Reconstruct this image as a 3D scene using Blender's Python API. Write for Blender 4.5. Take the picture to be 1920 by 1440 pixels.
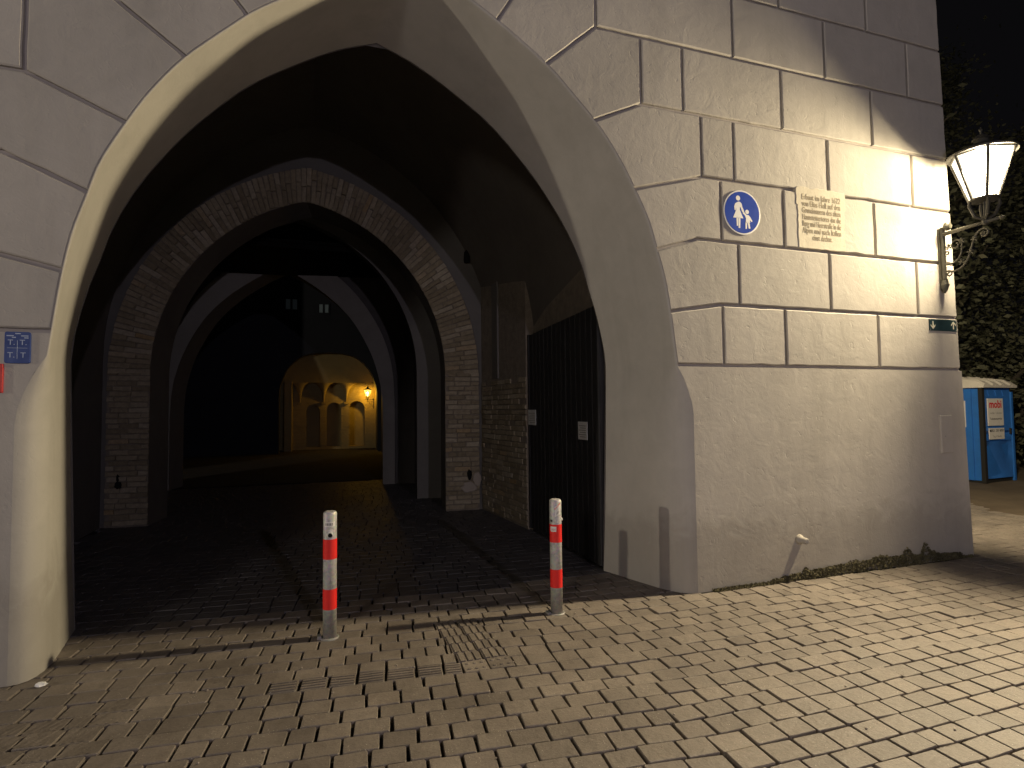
import bpy, bmesh, math, random
import numpy as np
from mathutils import Matrix, Vector
random.seed(7); rng = np.random.default_rng(7)
sc = bpy.context.scene
for o in list(bpy.data.objects): bpy.data.objects.remove(o)
COL = sc.collection
rad = math.radians

# ------------------------------------------------------------------ camera
CAM = np.array([-3.011, -4.240, 1.62]); FPX = 1059.0
YAW, PIT, ROL = rad(18.54), rad(2.6), rad(0.635)
fw = np.array([math.sin(YAW)*math.cos(PIT), math.cos(YAW)*math.cos(PIT), math.sin(PIT)])
r0 = np.array([math.cos(YAW), -math.sin(YAW), 0.0]); u0 = np.cross(r0, fw)
rt = r0*math.cos(ROL) - u0*math.sin(ROL); up = u0*math.cos(ROL) + r0*math.sin(ROL)
cam = bpy.data.cameras.new('camera'); co = bpy.data.objects.new('camera', cam); COL.objects.link(co)
cam.sensor_width = 36; cam.lens = FPX/1920*36; cam.clip_start = .05; cam.clip_end = 400
co.matrix_world = Matrix(((rt[0], up[0], -fw[0], CAM[0]), (rt[1], up[1], -fw[1], CAM[1]), (rt[2], up[2], -fw[2], CAM[2]), (0, 0, 0, 1)))
sc.camera = co
def project(p):
    d = np.asarray(p, float)-CAM
    x, y, z = d@rt, d@up, d@fw
    return (960+FPX*x/z, 720-FPX*y/z, z)

# ------------------------------------------------------------------ night sky, exposure, street lamps
w = bpy.data.worlds.new('World'); sc.world = w; w.use_nodes = True
bg = w.node_tree.nodes['Background']; bg.inputs[0].default_value = (.66, .62, .72, 1); bg.inputs[1].default_value = .0045
sc.view_settings.view_transform = 'Standard'; sc.view_settings.look = 'None'
sc.view_settings.exposure = 0.0; sc.view_settings.gamma = 1
sc.render.engine = 'CYCLES'; sc.cycles.use_denoising = True; sc.cycles.max_bounces = 6; sc.cycles.sample_clamp_indirect = 3
def lamp(name, loc, power, col, radius):
    l = bpy.data.lights.new(name, 'POINT'); l.energy = power; l.color = col; l.shadow_soft_size = radius
    o = bpy.data.objects.new(name, l); o.location = loc; COL.objects.link(o); return o
# three street lamps of the square: unseen, bollard shadows place the first and the last; they stand behind and left of the camera
lamp('street_lamp_light', (-.93, -10.2, 3.15), 500, (.98, .90, 1.10), .06)
lamp('street_lamp_light', (-8.6, -10.5, 4.3), 560, (1, .90, .82), .6)  # unseen lamp guessed from the lit right brick pier and side wall
lamp('street_lamp_light', (-17.5, -2.9, 3.4), 1800, (1, .88, .70), .10)
LANT = Vector((3.295, -.45, 3.45))          # foot of the lantern on its bracket
ll = lamp('lantern_light', LANT+Vector((0, 0, .56)), 3850, (1, .83, .53), .105)
def soften(o, smooth):                      # softened falloff: dims the lantern's near field to even out the lit wall
    d = o.data; d.use_nodes = True; t = d.node_tree; f = t.nodes.new('ShaderNodeLightFalloff'); f.inputs['Strength'].default_value = 1; f.inputs['Smooth'].default_value = smooth
    e = t.nodes['Emission']; e.inputs[0].default_value = (1, 1, 1, 1); t.links.new(f.outputs['Quadratic'], e.inputs[1])
soften(ll, 5.8)
al = bpy.data.lights.new('lantern_downlight', 'AREA'); al.shape = 'DISK'; al.size = .17; al.energy = 460; al.color = (1, .82, .55)
ao = bpy.data.objects.new('lantern_downlight', al); ao.location = LANT+Vector((0, -.02, .62)); ao.rotation_euler = (rad(-47), 0, 0); COL.objects.link(ao)
lamp('hall_lantern_light', (-1.17, 20.95, 2.47), 80, (1, .52, .04), .05)

# ------------------------------------------------------------------ materials
def mat(name):
    m = bpy.data.materials.new(name); m.use_nodes = True
    return m, m.node_tree, m.node_tree.nodes, m.node_tree.links, m.node_tree.nodes['Principled BSDF']
def plain(name, col, rough=.6, metal=0, spec=.5):
    m, t, n, l, b = mat(name)
    b.inputs['Base Color'].default_value = (*col, 1); b.inputs['Roughness'].default_value = rough; b.inputs['Metallic'].default_value = metal
    b.inputs['Specular IOR Level'].default_value = spec
    return m
def emit(name, col, s):
    m, t, n, l, b = mat(name)
    b.inputs['Base Color'].default_value = (*col, 1); b.inputs['Emission Color'].default_value = (*col, 1); b.inputs['Emission Strength'].default_value = s
    return m
def noise(t, coord, scale, detail=4, rough=.55, dist=0):
    x = t.nodes.new('ShaderNodeTexNoise'); x.inputs['Scale'].default_value = scale; x.inputs['Detail'].default_value = detail
    x.inputs['Roughness'].default_value = rough; x.inputs['Distortion'].default_value = dist
    if coord is not None: t.links.new(coord, x.inputs['Vector'])
    return x.outputs['Fac']
def ramp(t, fac, stops):
    r = t.nodes.new('ShaderNodeValToRGB'); e = r.color_ramp.elements
    while len(e) < len(stops): e.new(.5)
    for k, (p, c) in enumerate(stops):
        e[k].position = p; e[k].color = (*c, 1) if len(c) == 3 else c
    t.links.new(fac, r.inputs['Fac']); return r.outputs['Color']
def math_(t, op, a, b=None):
    x = t.nodes.new('ShaderNodeMath'); x.operation = op
    for i, v in enumerate((a, b)):
        if v is None: continue
        if isinstance(v, (int, float)): x.inputs[i].default_value = v
        else: t.links.new(v, x.inputs[i])
    return x.outputs[0]
def mixc(t, fac, a, b, mode='MIX'):
    x = t.nodes.new('ShaderNodeMix'); x.data_type = 'RGBA'; x.blend_type = mode
    for i, v in ((0, fac), (6, a), (7, b)):
        if isinstance(v, (int, float)): x.inputs[i].default_value = v
        elif isinstance(v, tuple): x.inputs[i].default_value = (*v, 1)
        else: t.links.new(v, x.inputs[i])
    return x.outputs[2]
def rnd(t):
    a = t.nodes.new('ShaderNodeObjectInfo').outputs['Random']; g = t.nodes.new('ShaderNodeNewGeometry').outputs['Random Per Island']
    return math_(t, 'FRACT', math_(t, 'ADD', a, g))
def wpos(t): return t.nodes.new('ShaderNodeNewGeometry').outputs['Position']
def opos(t): return t.nodes.new('ShaderNodeTexCoord').outputs['Object']
def bump(t, b, h, strength, dist, prev=None):
    x = t.nodes.new('ShaderNodeBump'); x.inputs['Strength'].default_value = strength; x.inputs['Distance'].default_value = dist
    t.links.new(h, x.inputs['Height'])
    if prev is not None: t.links.new(prev, x.inputs['Normal'])
    t.links.new(x.outputs[0], b.inputs['Normal']); return x.outputs[0]

def plaster(name, col, var=.14, bs=1.0, dirt=True, perobj=.10):
    m, t, n, l, b = mat(name)
    p = wpos(t)
    big = noise(t, p, .9, 5, .6, .4); mid = noise(t, p, 5, 5, .6, .6); fine = noise(t, p, 70, 3, .6)
    d = tuple(c*(1-var) for c in col); h = tuple(min(1, c*(1+var*.55)) for c in col)
    c = ramp(t, big, [(.3, d), (.55, col), (.75, h)])
    c = mixc(t, .35, c, ramp(t, mid, [(.3, tuple(x*.86 for x in col)), (.7, tuple(min(1, x*1.08) for x in col))]))
    if dirt:   # rising damp and splash stains near the foot, own irregular shape
        sep = t.nodes.new('ShaderNodeSeparateXYZ'); l.new(p, sep.inputs[0])
        z = math_(t, 'ADD', sep.outputs['Z'], math_(t, 'MULTIPLY', mid, -.9))
        f = ramp(t, z, [(0.0, (1, 1, 1)), (.28, (0, 0, 0))])
        c = mixc(t, math_(t, 'MULTIPLY', f, .34), c, (.16, .14, .11))
        mp = t.nodes.new('ShaderNodeMapping'); mp.inputs['Scale'].default_value = (5, 5, .55); l.new(p, mp.inputs[0])
        c = mixc(t, .24, c, ramp(t, noise(t, mp.outputs[0], 1, 6, .65, .3), [(.36, (.80, .79, .77)), (.52, (1, 1, 1)), (.72, (1.05, 1.05, 1.04))]), 'MULTIPLY')
    if perobj:
        o = rnd(t)
        c = mixc(t, 1.0, c, ramp(t, o, [(0, (1-perobj,)*3), (1, (1+perobj*.4,)*3)]), 'MULTIPLY')
    l.new(c, b.inputs['Base Color']); b.inputs['Roughness'].default_value = .82; b.inputs['Specular IOR Level'].default_value = .3
    pits = noise(t, p, 16, 2, .5, 1.2)
    pit = ramp(t, pits, [(.27, (0, 0, 0)), (.36, (1, 1, 1))])
    n1 = bump(t, b, mid, .30*bs, .020)
    n2 = bump(t, b, noise(t, p, 22, 4, .6, .8), .20*bs, .008, n1)
    n3 = bump(t, b, pit, .30*bs, .004, n2)
    bump(t, b, fine, .22*bs, .003, n3)
    return m
M = {}
M['facade'] = plaster('facade_plaster', (.49, .458, .412), .18, .85)
M['plinth'] = plaster('plinth_plaster', (.49, .458, .412), .18, .7)
M['jamb'] = plaster('jamb_plaster', (.46, .437, .395), .14, .6, perobj=0)
M['backing'] = plaster('groove_plaster', (.36, .325, .305), .1, .4, False, 0)
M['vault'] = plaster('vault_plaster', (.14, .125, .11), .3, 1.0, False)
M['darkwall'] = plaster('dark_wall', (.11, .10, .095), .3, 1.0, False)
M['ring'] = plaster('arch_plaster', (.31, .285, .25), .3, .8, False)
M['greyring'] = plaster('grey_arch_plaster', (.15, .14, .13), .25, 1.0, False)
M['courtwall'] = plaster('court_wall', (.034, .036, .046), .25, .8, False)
M['plaque'] = plaster('plaque_stone', (.58, .53, .43), .14, .8, False, 0)
M['hall'] = plaster('hall_plaster', (.36, .29, .15), .2, 1.2, False)

def sett_mat(name='granite_sett', dark=None):
    m, t, n, l, b = mat(name)
    p = wpos(t); r = rnd(t)
    c = ramp(t, r, [(0, (.158, .137, .119)), (.3, (.187, .163, .141)), (.7, (.204, .178, .154)), (.9, (.226, .196, .168)), (1, (.175, .151, .132))])
    g = noise(t, p, 95, 3, .7); gb = noise(t, p, 2.2, 4, .6)
    c = mixc(t, .5, c, ramp(t, g, [(.3, (.55, .54, .53)), (.7, (1.25, 1.23, 1.2))]), 'MULTIPLY')
    c = mixc(t, .75, c, ramp(t, gb, [(.3, (.68, .66, .65)), (.7, (1.16, 1.14, 1.11))]), 'MULTIPLY')
    c = mixc(t, .5, c, ramp(t, noise(t, p, 13, 5, .7, .5), [(.32, (.66, .64, .62)), (.5, (1, 1, 1)), (.75, (1.12, 1.1, 1.08))]), 'MULTIPLY')
    v = t.nodes.new('ShaderNodeTexVoronoi'); v.inputs['Scale'].default_value = 75; l.new(p, v.inputs['Vector'])
    sp = noise(t, p, 8, 2)
    painted_glint = math_(t, 'MULTIPLY', math_(t, 'LESS_THAN', v.outputs['Distance'], .11), math_(t, 'GREATER_THAN', sp, .56))
    c = mixc(t, math_(t, 'MULTIPLY', painted_glint, .8), c, (.85, .80, .70))  # mica glints painted into the base colour as pale dots
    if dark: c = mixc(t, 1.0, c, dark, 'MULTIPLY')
    l.new(c, b.inputs['Base Color'])
    l.new(ramp(t, gb, [(.3, (.52,)*3), (.7, (.66,)*3)]), b.inputs['Roughness'])
    n1 = bump(t, b, noise(t, p, 26, 5, .65), .7, .008); bump(t, b, g, .5, .003, n1)
    return m
M['sett'] = sett_mat(); M['settdark'] = sett_mat('dark_sett', (.46, .50, .60))  # passage floor takes the same sett, tinted darker and bluish
def soil_mat(name, a, bcol, sc1, bs=.6, dist=.02):
    m, t, n, l, b = mat(name); p = wpos(t)
    c = ramp(t, noise(t, p, sc1, 6, .7), [(.3, a), (.7, bcol)])
    l.new(c, b.inputs['Base Color']); b.inputs['Roughness'].default_value = .95
    n1 = bump(t, b, noise(t, p, sc1*4, 5, .7), bs, dist); bump(t, b, noise(t, p, 120, 3, .7), .5, .005, n1); return m
M['joint'] = soil_mat('joint_sand', (.008, .0065, .005), (.026, .021, .017), 14)
M['soil'] = soil_mat('bare_soil', (.07, .05, .032), (.13, .098, .066), 1.4, .8, .05)
M['earth'] = soil_mat('ground_earth', (.03, .027, .022), (.06, .052, .042), 2.0)
def brick_mat():
    m, t, n, l, b = mat('old_brick'); p = wpos(t); r = rnd(t)
    c = ramp(t, r, [(0, (.21, .170, .112)), (.3, (.265, .218, .146)), (.55, (.295, .245, .168)), (.8, (.325, .275, .195)), (.92, (.375, .325, .245)), (1, (.33, .235, .125))])
    c = mixc(t, .6, c, ramp(t, noise(t, p, 18, 5, .65), [(.3, (.55, .53, .5)), (.7, (1.2, 1.18, 1.15))]), 'MULTIPLY')
    l.new(c, b.inputs['Base Color']); b.inputs['Roughness'].default_value = .9
    n1 = bump(t, b, noise(t, p, 30, 4, .7), .7, .012); bump(t, b, noise(t, p, 110, 3, .7), .4, .004, n1); return m
M['brick'] = brick_mat()
M['mortar'] = soil_mat('old_mortar', (.15, .122, .095), (.25, .21, .165), 9, .8, .015)
def wood_mat():
    m, t, n, l, b = mat('dark_gate_wood'); p = wpos(t)
    mp = t.nodes.new('ShaderNodeMapping'); mp.inputs['Scale'].default_value = (22, 22, 1.3); l.new(p, mp.inputs[0])
    f = noise(t, mp.outputs[0], 3, 6, .65, .3)
    c = ramp(t, f, [(.3, (.016, .016, .017)), (.7, (.036, .035, .036))])
    l.new(c, b.inputs['Base Color']); b.inputs['Roughness'].default_value = .75; b.inputs['Specular IOR Level'].default_value = .25; bump(t, b, f, .4, .003); return m
M['wood'] = wood_mat()
def galv_mat():
    m, t, n, l, b = mat('galvanised_steel'); p = opos(t)
    v = t.nodes.new('ShaderNodeTexVoronoi'); v.inputs['Scale'].default_value = 60; l.new(p, v.inputs['Vector'])
    f = noise(t, p, 9, 6, .7, .6)
    c = ramp(t, f, [(.3, (.36, .35, .33)), (.6, (.52, .50, .47)), (.8, (.60, .58, .55))])
    c = mixc(t, .25, c, v.outputs['Color'], 'OVERLAY')
    sepz = t.nodes.new('ShaderNodeSeparateXYZ'); l.new(p, sepz.inputs[0])
    dirt = ramp(t, math_(t, 'ADD', sepz.outputs['Z'], math_(t, 'MULTIPLY', f, -.12)), [(.0, (1, 1, 1)), (.16, (0, 0, 0))])
    c = mixc(t, math_(t, 'MULTIPLY', dirt, .5), c, (.16, .13, .10))
    hsv = t.nodes.new('ShaderNodeHueSaturation'); hsv.inputs['Saturation'].default_value = .5; l.new(c, hsv.inputs['Color'])
    l.new(hsv.outputs[0], b.inputs['Base Color']); b.inputs['Metallic'].default_value = .25; b.inputs['Roughness'].default_value = .55
    bump(t, b, noise(t, p, 40, 3), .15, .003); return m
M['galv'] = galv_mat()
M['ceil'] = plain('black_boards', (.010, .009, .008), 1, 0, .05)  # near-black matte colour for the ceiling boards and beams
def worn(name, col, rough, amt=.25, scale=12):
    m, t, n, l, b = mat(name); p = opos(t)
    f = noise(t, p, scale, 6, .7)
    c = ramp(t, f, [(.3, tuple(x*(1-amt) for x in col)), (.65, col)])
    l.new(c, b.inputs['Base Color']); l.new(ramp(t, f, [(.3, (min(1, rough+.2),)*3), (.7, (rough,)*3)]), b.inputs['Roughness'])
    bump(t, b, f, .08, .004); return m
M['red'] = worn('red_reflective_foil', (.82, .018, .014), .45, .12)
M['white'] = worn('white_foil', (.78, .76, .72), .4, .1)
M['signblue'] = worn('sign_blue', (.012, .060, .43), .6, .12, 5)
M['signblue'].node_tree.nodes['Principled BSDF'].inputs['Specular IOR Level'].default_value = .08
M['signwhite'] = worn('sign_white', (.80, .80, .80), .4, .06)
M['infoblue'] = worn('info_sign_blue', (.014, .05, .24), .4, .2)
M['infotext'] = plain('info_text', (.40, .47, .62), .6)
M['teal'] = worn('direction_sign_dark', (.012, .035, .045), .4, .2)
M['cream'] = plain('cream_print', (.72, .68, .55), .6)
M['redrim'] = worn('red_rim', (.55, .03, .03), .4, .2)
M['iron'] = worn('lantern_iron', (.045, .043, .036), .42, .3, 30)
M['ironlight'] = worn('bracket_iron', (.10, .095, .07), .4, .35, 30)
M['darkiron'] = plain('dark_iron', (.012, .011, .010), .7)
M['black'] = plain('matte_black', (.003, .003, .003), 1)
M['ink'] = plain('ink', (.03, .03, .032), .7)
M['greyink'] = plain('grey_ink', (.28, .27, .26), .7)
M['redink'] = plain('red_ink', (.55, .015, .03), .5)
M['carve'] = plain('carved_letter_paint', (.34, .29, .205), .9)
M['paper'] = worn('notice_paper', (.74, .74, .73), .7, .2, 6)
M['toiletblue'] = worn('toilet_blue_plastic', (.025, .15, .52), .38, .2, 3)
M['toiletdoor'] = worn('toilet_door_plastic', (.035, .16, .54), .30, .25, 3)
M['toiletroof'] = worn('toilet_roof_plastic', (.62, .58, .52), .5, .15, 4)
M['label'] = worn('label_white', (.66, .63, .60), .5, .1)
M['stone'] = plaster('pale_stone', (.36, .31, .26), .15, .8, False)
M['lampglow'] = emit('bulb_glow', (1, .80, .50), 30)
M['lampglowhall'] = emit('hall_bulb_glow', (1, .62, .14), 40)
M['winglow'] = emit('window_glow', (.30, .38, .42), .008)
def glass_mat(name, col, s, mix):
    m, t, n, l, b = mat(name); n.remove(b); out = n['Material Output']
    e = n.new('ShaderNodeEmission'); e.inputs[0].default_value = (*col, 1); e.inputs[1].default_value = s
    tr = n.new('ShaderNodeBsdfTransparent'); gl = n.new('ShaderNodeBsdfGlossy'); gl.inputs['Roughness'].default_value = .1
    a = n.new('ShaderNodeAddShader'); mx = n.new('ShaderNodeMixShader'); mx.inputs[0].default_value = mix
    m2 = n.new('ShaderNodeMixShader'); m2.inputs[0].default_value = .04
    l.new(tr.outputs[0], mx.inputs[1]); l.new(e.outputs[0], mx.inputs[2]); l.new(mx.outputs[0], m2.inputs[1]); l.new(gl.outputs[0], m2.inputs[2])
    l.new(m2.outputs[0], out.inputs[0]); return m
M['pane'] = glass_mat('frosted_pane', (1, .88, .62), 8.0, .28)
M['panehall'] = glass_mat('hall_pane', (1, .66, .12), 5.0, .28)
def leaf_mat():
    m, t, n, l, b = mat('leaf'); r = rnd(t)
    c = ramp(t, r, [(0, (.040, .041, .026)), (.5, (.058, .060, .038)), (.85, (.075, .076, .048)), (1, (.10, .096, .064))])
    l.new(c, b.inputs['Base Color']); b.inputs['Roughness'].default_value = .75; b.inputs['Specular IOR Level'].default_value = .2; return m
M['leaf'] = leaf_mat()
M['bark'] = soil_mat('bark', (.03, .024, .018), (.07, .058, .045), 8)
M['moss'] = soil_mat('moss_green', (.055, .050, .020), (.15, .13, .07), 30)

# ------------------------------------------------------------------ mesh helpers
class MB:
    def __init__(s): s.v = []; s.f = []
    def add(s, vs, fs):
        o = len(s.v); s.v += [tuple(map(float, p)) for p in vs]; s.f += [tuple(i+o for i in f) for f in fs]; return s
    def box(s, a, b, ch=0):
        (x0, y0, z0), (x1, y1, z1) = a, b
        s.add([(x0, y0, z0), (x1, y0, z0), (x1, y1, z0), (x0, y1, z0), (x0, y0, z1), (x1, y0, z1), (x1, y1, z1), (x0, y1, z1)],
              [(0, 3, 2, 1), (4, 5, 6, 7), (0, 1, 5, 4), (1, 2, 6, 5), (2, 3, 7, 6), (3, 0, 4, 7)]); return s
    def loft(s, rows, closed=False):
        n = len(rows[0]); vs = [p for r in rows for p in r]; fs = []
        for i in range(len(rows)-1):
            for j in range(n if closed else n-1):
                k = (j+1) % n; fs.append((i*n+j, i*n+k, (i+1)*n+k, (i+1)*n+j))
        return s.add(vs, fs)
    def lathe(s, prof, c=(0, 0, 0), n=24, cap=True, ax='z'):
        rows = []
        for r, z in prof:
            ring = []
            for k in range(n):
                a = 2*math.pi*k/n; x, y = r*math.cos(a), r*math.sin(a)
                q = (x, y, z) if ax == 'z' else ((x, -z, y) if ax == 'y' else (z, x, y))
                ring.append(tuple(c[i]+q[i] for i in range(3)))
            rows.append(ring)
        o = len(s.v); s.loft(rows, True)
        if cap:
            s.f.append(tuple(o+k for k in reversed(range(n)))); s.f.append(tuple(o+(len(prof)-1)*n+k for k in range(n)))
        return s
    def tube(s, pts, r, n=8, cap=True):
        pts = [Vector(p) for p in pts]; rows = []
        rr = r if isinstance(r, (list, tuple)) else [r]*len(pts)
        ref = None
        for i, p in enumerate(pts):
            t = (pts[min(i+1, len(pts)-1)]-pts[max(i-1, 0)]).normalized()
            if ref is None: ref = t.orthogonal().normalized()
            ref = (ref-t*ref.dot(t)); ref = ref.normalized() if ref.length > 1e-6 else t.orthogonal().normalized()
            b = t.cross(ref)
            rows.append([tuple(p+(ref*math.cos(2*math.pi*k/n)+b*math.sin(2*math.pi*k/n))*rr[i]) for k in range(n)])
        o = len(s.v); s.loft(rows, True)
        if cap: s.f.append(tuple(o+k for k in reversed(range(n)))); s.f.append(tuple(o+(len(pts)-1)*n+k for k in range(n)))
        return s
    def prism(s, poly, d0, d1, to3, ch=0.0):
        """poly in 2D; to3(x, z, depth) -> 3D; front face at d1 with chamfer ch"""
        n = len(poly); rows = [[to3(x, z, d0) for x, z in poly]]
        if ch:
            rows.append([to3(x, z, d1-(d1-d0)/abs(d1-d0)*ch) for x, z in poly]); poly2 = inset(poly, ch)
        else: poly2 = poly
        rows.append([to3(x, z, d1) for x, z in poly2])
        o = len(s.v); s.loft(rows, True); s.f.append(tuple(o+(len(rows)-1)*n+k for k in range(n)))
        return s
    def mesh(s, name, m=None, smooth=False, recalc=True):
        me = bpy.data.meshes.new(name); me.from_pydata(s.v, [], s.f)
        if recalc:
            b = bmesh.new(); b.from_mesh(me); bmesh.ops.recalc_face_normals(b, faces=b.faces)
            big = [f for f in b.faces if len(f.verts) > 4]
            if big: bmesh.ops.triangulate(b, faces=big)
            b.to_mesh(me); b.free()
        if m: me.materials.append(m)
        if smooth: me.polygons.foreach_set('use_smooth', [True]*len(me.polygons))
        me.update(); return me
    def obj(s, name, m, parent=None, smooth=False, recalc=True):
        return link(name, s.mesh(name, m, smooth, recalc), parent)
def link(name, me, parent=None):
    o = bpy.data.objects.new(name, me); COL.objects.link(o)
    if parent is not None: o.parent = parent
    return o
def empty(name, loc=(0, 0, 0), rz=0):
    o = bpy.data.objects.new(name, None); COL.objects.link(o); o.location = loc; o.rotation_euler = (0, 0, rz); o.empty_display_size = .1; return o
def tag(o, label=None, cat=None, group=None, kind=None):
    for k, v in (('label', label), ('category', cat), ('group', group), ('kind', kind)):
        if v: o[k] = v
    return o
def area2(p): return sum(p[i][0]*p[(i+1) % len(p)][1]-p[(i+1) % len(p)][0]*p[i][1] for i in range(len(p)))/2
def inset(poly, d):
    if area2(poly) < 0: return list(reversed(inset(list(reversed(poly)), d)))
    n = len(poly); out = []
    for i in range(n):
        a, b, c = poly[i-1], poly[i], poly[(i+1) % n]
        e1 = (b[0]-a[0], b[1]-a[1]); e2 = (c[0]-b[0], c[1]-b[1])
        l1 = math.hypot(*e1) or 1e-9; l2 = math.hypot(*e2) or 1e-9
        n1 = (-e1[1]/l1, e1[0]/l1); n2 = (-e2[1]/l2, e2[0]/l2)
        k = 1+n1[0]*n2[0]+n1[1]*n2[1]; k = max(k, .25)
        out.append((b[0]+(n1[0]+n2[0])/k*d, b[1]+(n1[1]+n2[1])/k*d))
    return out
def smooth_curve(pts, n):
    """Catmull-Rom through pts, n samples equally spaced by length"""
    P = [np.array(p, float) for p in pts]; P = [2*P[0]-P[1]]+P+[2*P[-1]-P[-2]]; out = []
    for i in range(1, len(P)-2):
        for t in np.linspace(0, 1, 24, endpoint=False):
            a, b, c, d = P[i-1:i+3]
            out.append(.5*((2*b)+(c-a)*t+(2*a-5*b+4*c-d)*t*t+(3*b-a-3*c+d)*t**3))
    out.append(P[-2]); out = np.array(out); L = np.r_[0, np.cumsum(np.hypot(*np.diff(out, axis=0).T))]
    q = np.linspace(0, L[-1], n); return [(float(np.interp(k, L, out[:, 0])), float(np.interp(k, L, out[:, 1]))) for k in q]
def arc_half(w, z0, z1, n=24):
    """half of a pointed arch: offsets from the axis, springing w at z0 up to 0 at z1"""
    h = z1-z0; R = (h*h+w*w)/(2*w); c = w-R; a1 = math.atan2(h, -c); return [(c+R*math.cos(a), z0+R*math.sin(a)) for a in np.linspace(0, a1, n)]
def text(name, body, size, m, parent, loc, rot=(rad(90), 0, 0), sx=1.0, offset=0.0, extrude=.0008, align='LEFT'):
    cu = bpy.data.curves.new(name, 'FONT'); cu.body = body; cu.size = size; cu.offset = offset; cu.extrude = extrude
    cu.align_x = align; cu.align_y = 'CENTER'; cu.resolution_u = 3
    o = bpy.data.objects.new(name, cu); COL.objects.link(o)
    me = bpy.data.meshes.new_from_object(o.evaluated_get(bpy.context.evaluated_depsgraph_get()))
    bpy.data.objects.remove(o); me.materials.clear(); me.materials.append(m)
    o = link(name, me, parent); o.location = loc; o.rotation_euler = rot; o.scale = (sx, 1, 1); return o

# ================================================================== THE GATE TOWER
AX, CX = -2.345, -2.555                 # axes of the outer and the inner arch edge
CY = .91                                # depth of the inner edge
A_up = [(2.285, 2.0), (2.262, 2.18), (2.226, 2.464), (2.172, 2.77), (2.100, 3.014), (2.027, 3.254), (1.887, 3.535), (1.755, 3.765), (1.560, 4.03), (1.320, 4.27), (1.105, 4.47), (.80, 4.68), (.631, 4.785), (.433, 4.895), (0, 5.10)]
C_up = [(2.284, 2.0), (2.270, 2.2), (2.192, 2.56), (2.106, 2.83), (2.022, 3.105), (1.850, 3.457), (1.60, 3.825), (1.409, 4.055), (1.100, 4.37), (.797, 4.59), (.370, 4.845), (0, 4.99)]
NA = 44
Ah, Ch = smooth_curve(A_up, NA), smooth_curve(C_up, NA)
def a_z(z):  # offset of outer edge at height z
    if z <= 2: return 2.285
    zs = [p[1] for p in Ah]; return float(np.interp(z, zs, [p[0] for p in Ah]))
XL = -8.3
def xr(z): return 3.602-.0272*z        # battered right edge of the tower
TOP = 9.0
tower = tag(empty('gate_tower'), 'tall gate tower with grooved grey plaster blocks and a big pointed arch', 'gate tower')
# wall core behind the grooves
m = MB(); GD = .030
def rr(z): return max(.012, .165*min(1, max(0, (1.97-z)/.35))**.6 if z < 1.97 else 0.0)
zs = list(np.linspace(0, 2.0, 21))+[p[1] for p in Ah[1:]]
def core_x(z): return a_z(z)+.014+(rr(z)*1.25 if z < 1.99 else 0)
m.loft([[(AX+core_x(z), GD, z), (xr(z), GD, z), (xr(z), 3.0, z)] for z in zs]); m.loft([[(AX-core_x(z), GD, z), (XL, GD, z), (XL, 3.0, z)] for z in zs])
zt = Ah[-1][1]
m.loft([[(XL, GD, zt), (AX, GD, zt), (xr(zt), GD, zt)], [(XL, GD, TOP), (AX, GD, TOP), (xr(TOP), GD, TOP)]])
m.loft([[(xr(zt), GD, zt), (xr(zt), 3, zt)], [(xr(TOP), GD, TOP), (xr(TOP), 3, TOP)]])
m.obj('wall_core', M['backing'], tower)
# jamb and soffit between outer and inner arch edge
def cxo(z): return float(np.interp(z, [0, .633, 1.437, 1.871, 2.0], [2.218, 2.25, 2.272, 2.281, 2.284]))
def rr(z): return max(.012, .165*min(1, max(0, (1.97-z)/.35))**.6 if z < 1.97 else 0.0)
NJ = 9
m = MB()
for sgn in (1, -1):
    rows = []
    pairs = [((2.285, z), (cxo(z), z)) for z in np.linspace(0, 2.0, 26)[:-1]]+list(zip(Ah, Ch))
    for (oa, za), (oc, zc) in pairs:
        r = rr(za); row = []
        P1 = Vector((AX+sgn*oa, 0, za)); E_ = Vector((CX+sgn*oc, CY, zc)); d = (E_-P1).normalized()
        zo = min(1, max(0, (za-2)/.2)); zo = zo if za > 2 else 0
        P0 = P1+Vector((sgn*r*(1 if za < 4.2 else .5), 0, 0 if za < 4.2 else r*.8)); P2 = P1+d*r*2.3
        for t in np.linspace(0, 1, 7): row.append(tuple(P0*(1-t)**2+P1*2*t*(1-t)+P2*t*t))
        for t in np.linspace(0, 1, NJ)[1:]: row.append(tuple(P2.lerp(E_, t)))
        rows.append(row)
    m.loft(rows)
o = m.obj('arch_reveal', M['jamb'], tower, smooth=False)
bm = bmesh.new(); bm.from_mesh(o.data); bmesh.ops.remove_doubles(bm, verts=bm.verts, dist=.0005); bm.to_mesh(o.data); bm.free()
for p in o.data.polygons: p.use_smooth = True
# plinth (plain plaster up to 2 m)
def plinth(sgn):
    m = MB(); rows = []
    for z in np.linspace(0, 1.985, 20):
        x0 = AX+sgn*(2.285+rr(z)); x1 = xr(z) if sgn > 0 else XL
        zz = z if sgn > 0 else z*(2.14/1.985)
        rows.append([(x0+(x1-x0)*t, 0 if t < 1 else 0, z) for t in np.linspace(0, 1, 24)])
    if sgn < 0:
        for z in (2.06, 2.128):
            x0 = AX-a_z(z)-.012; rows.append([(x0+(XL-x0)*t, 0, z) for t in np.linspace(0, 1, 24)])
    m.loft(rows)
    r2 = rows[-1]; m.loft([r2, [(p[0], GD+.004, p[2]+.004) for p in r2]])
    if sgn > 0: m.loft([[(xr(z), 0, z), (xr(z), 3.0, z)] for z in np.linspace(0, 1.985, 6)])
    return m.obj('plinth', M['plinth'], tower, smooth=False)
plinth(1); plinth(-1)
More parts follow.
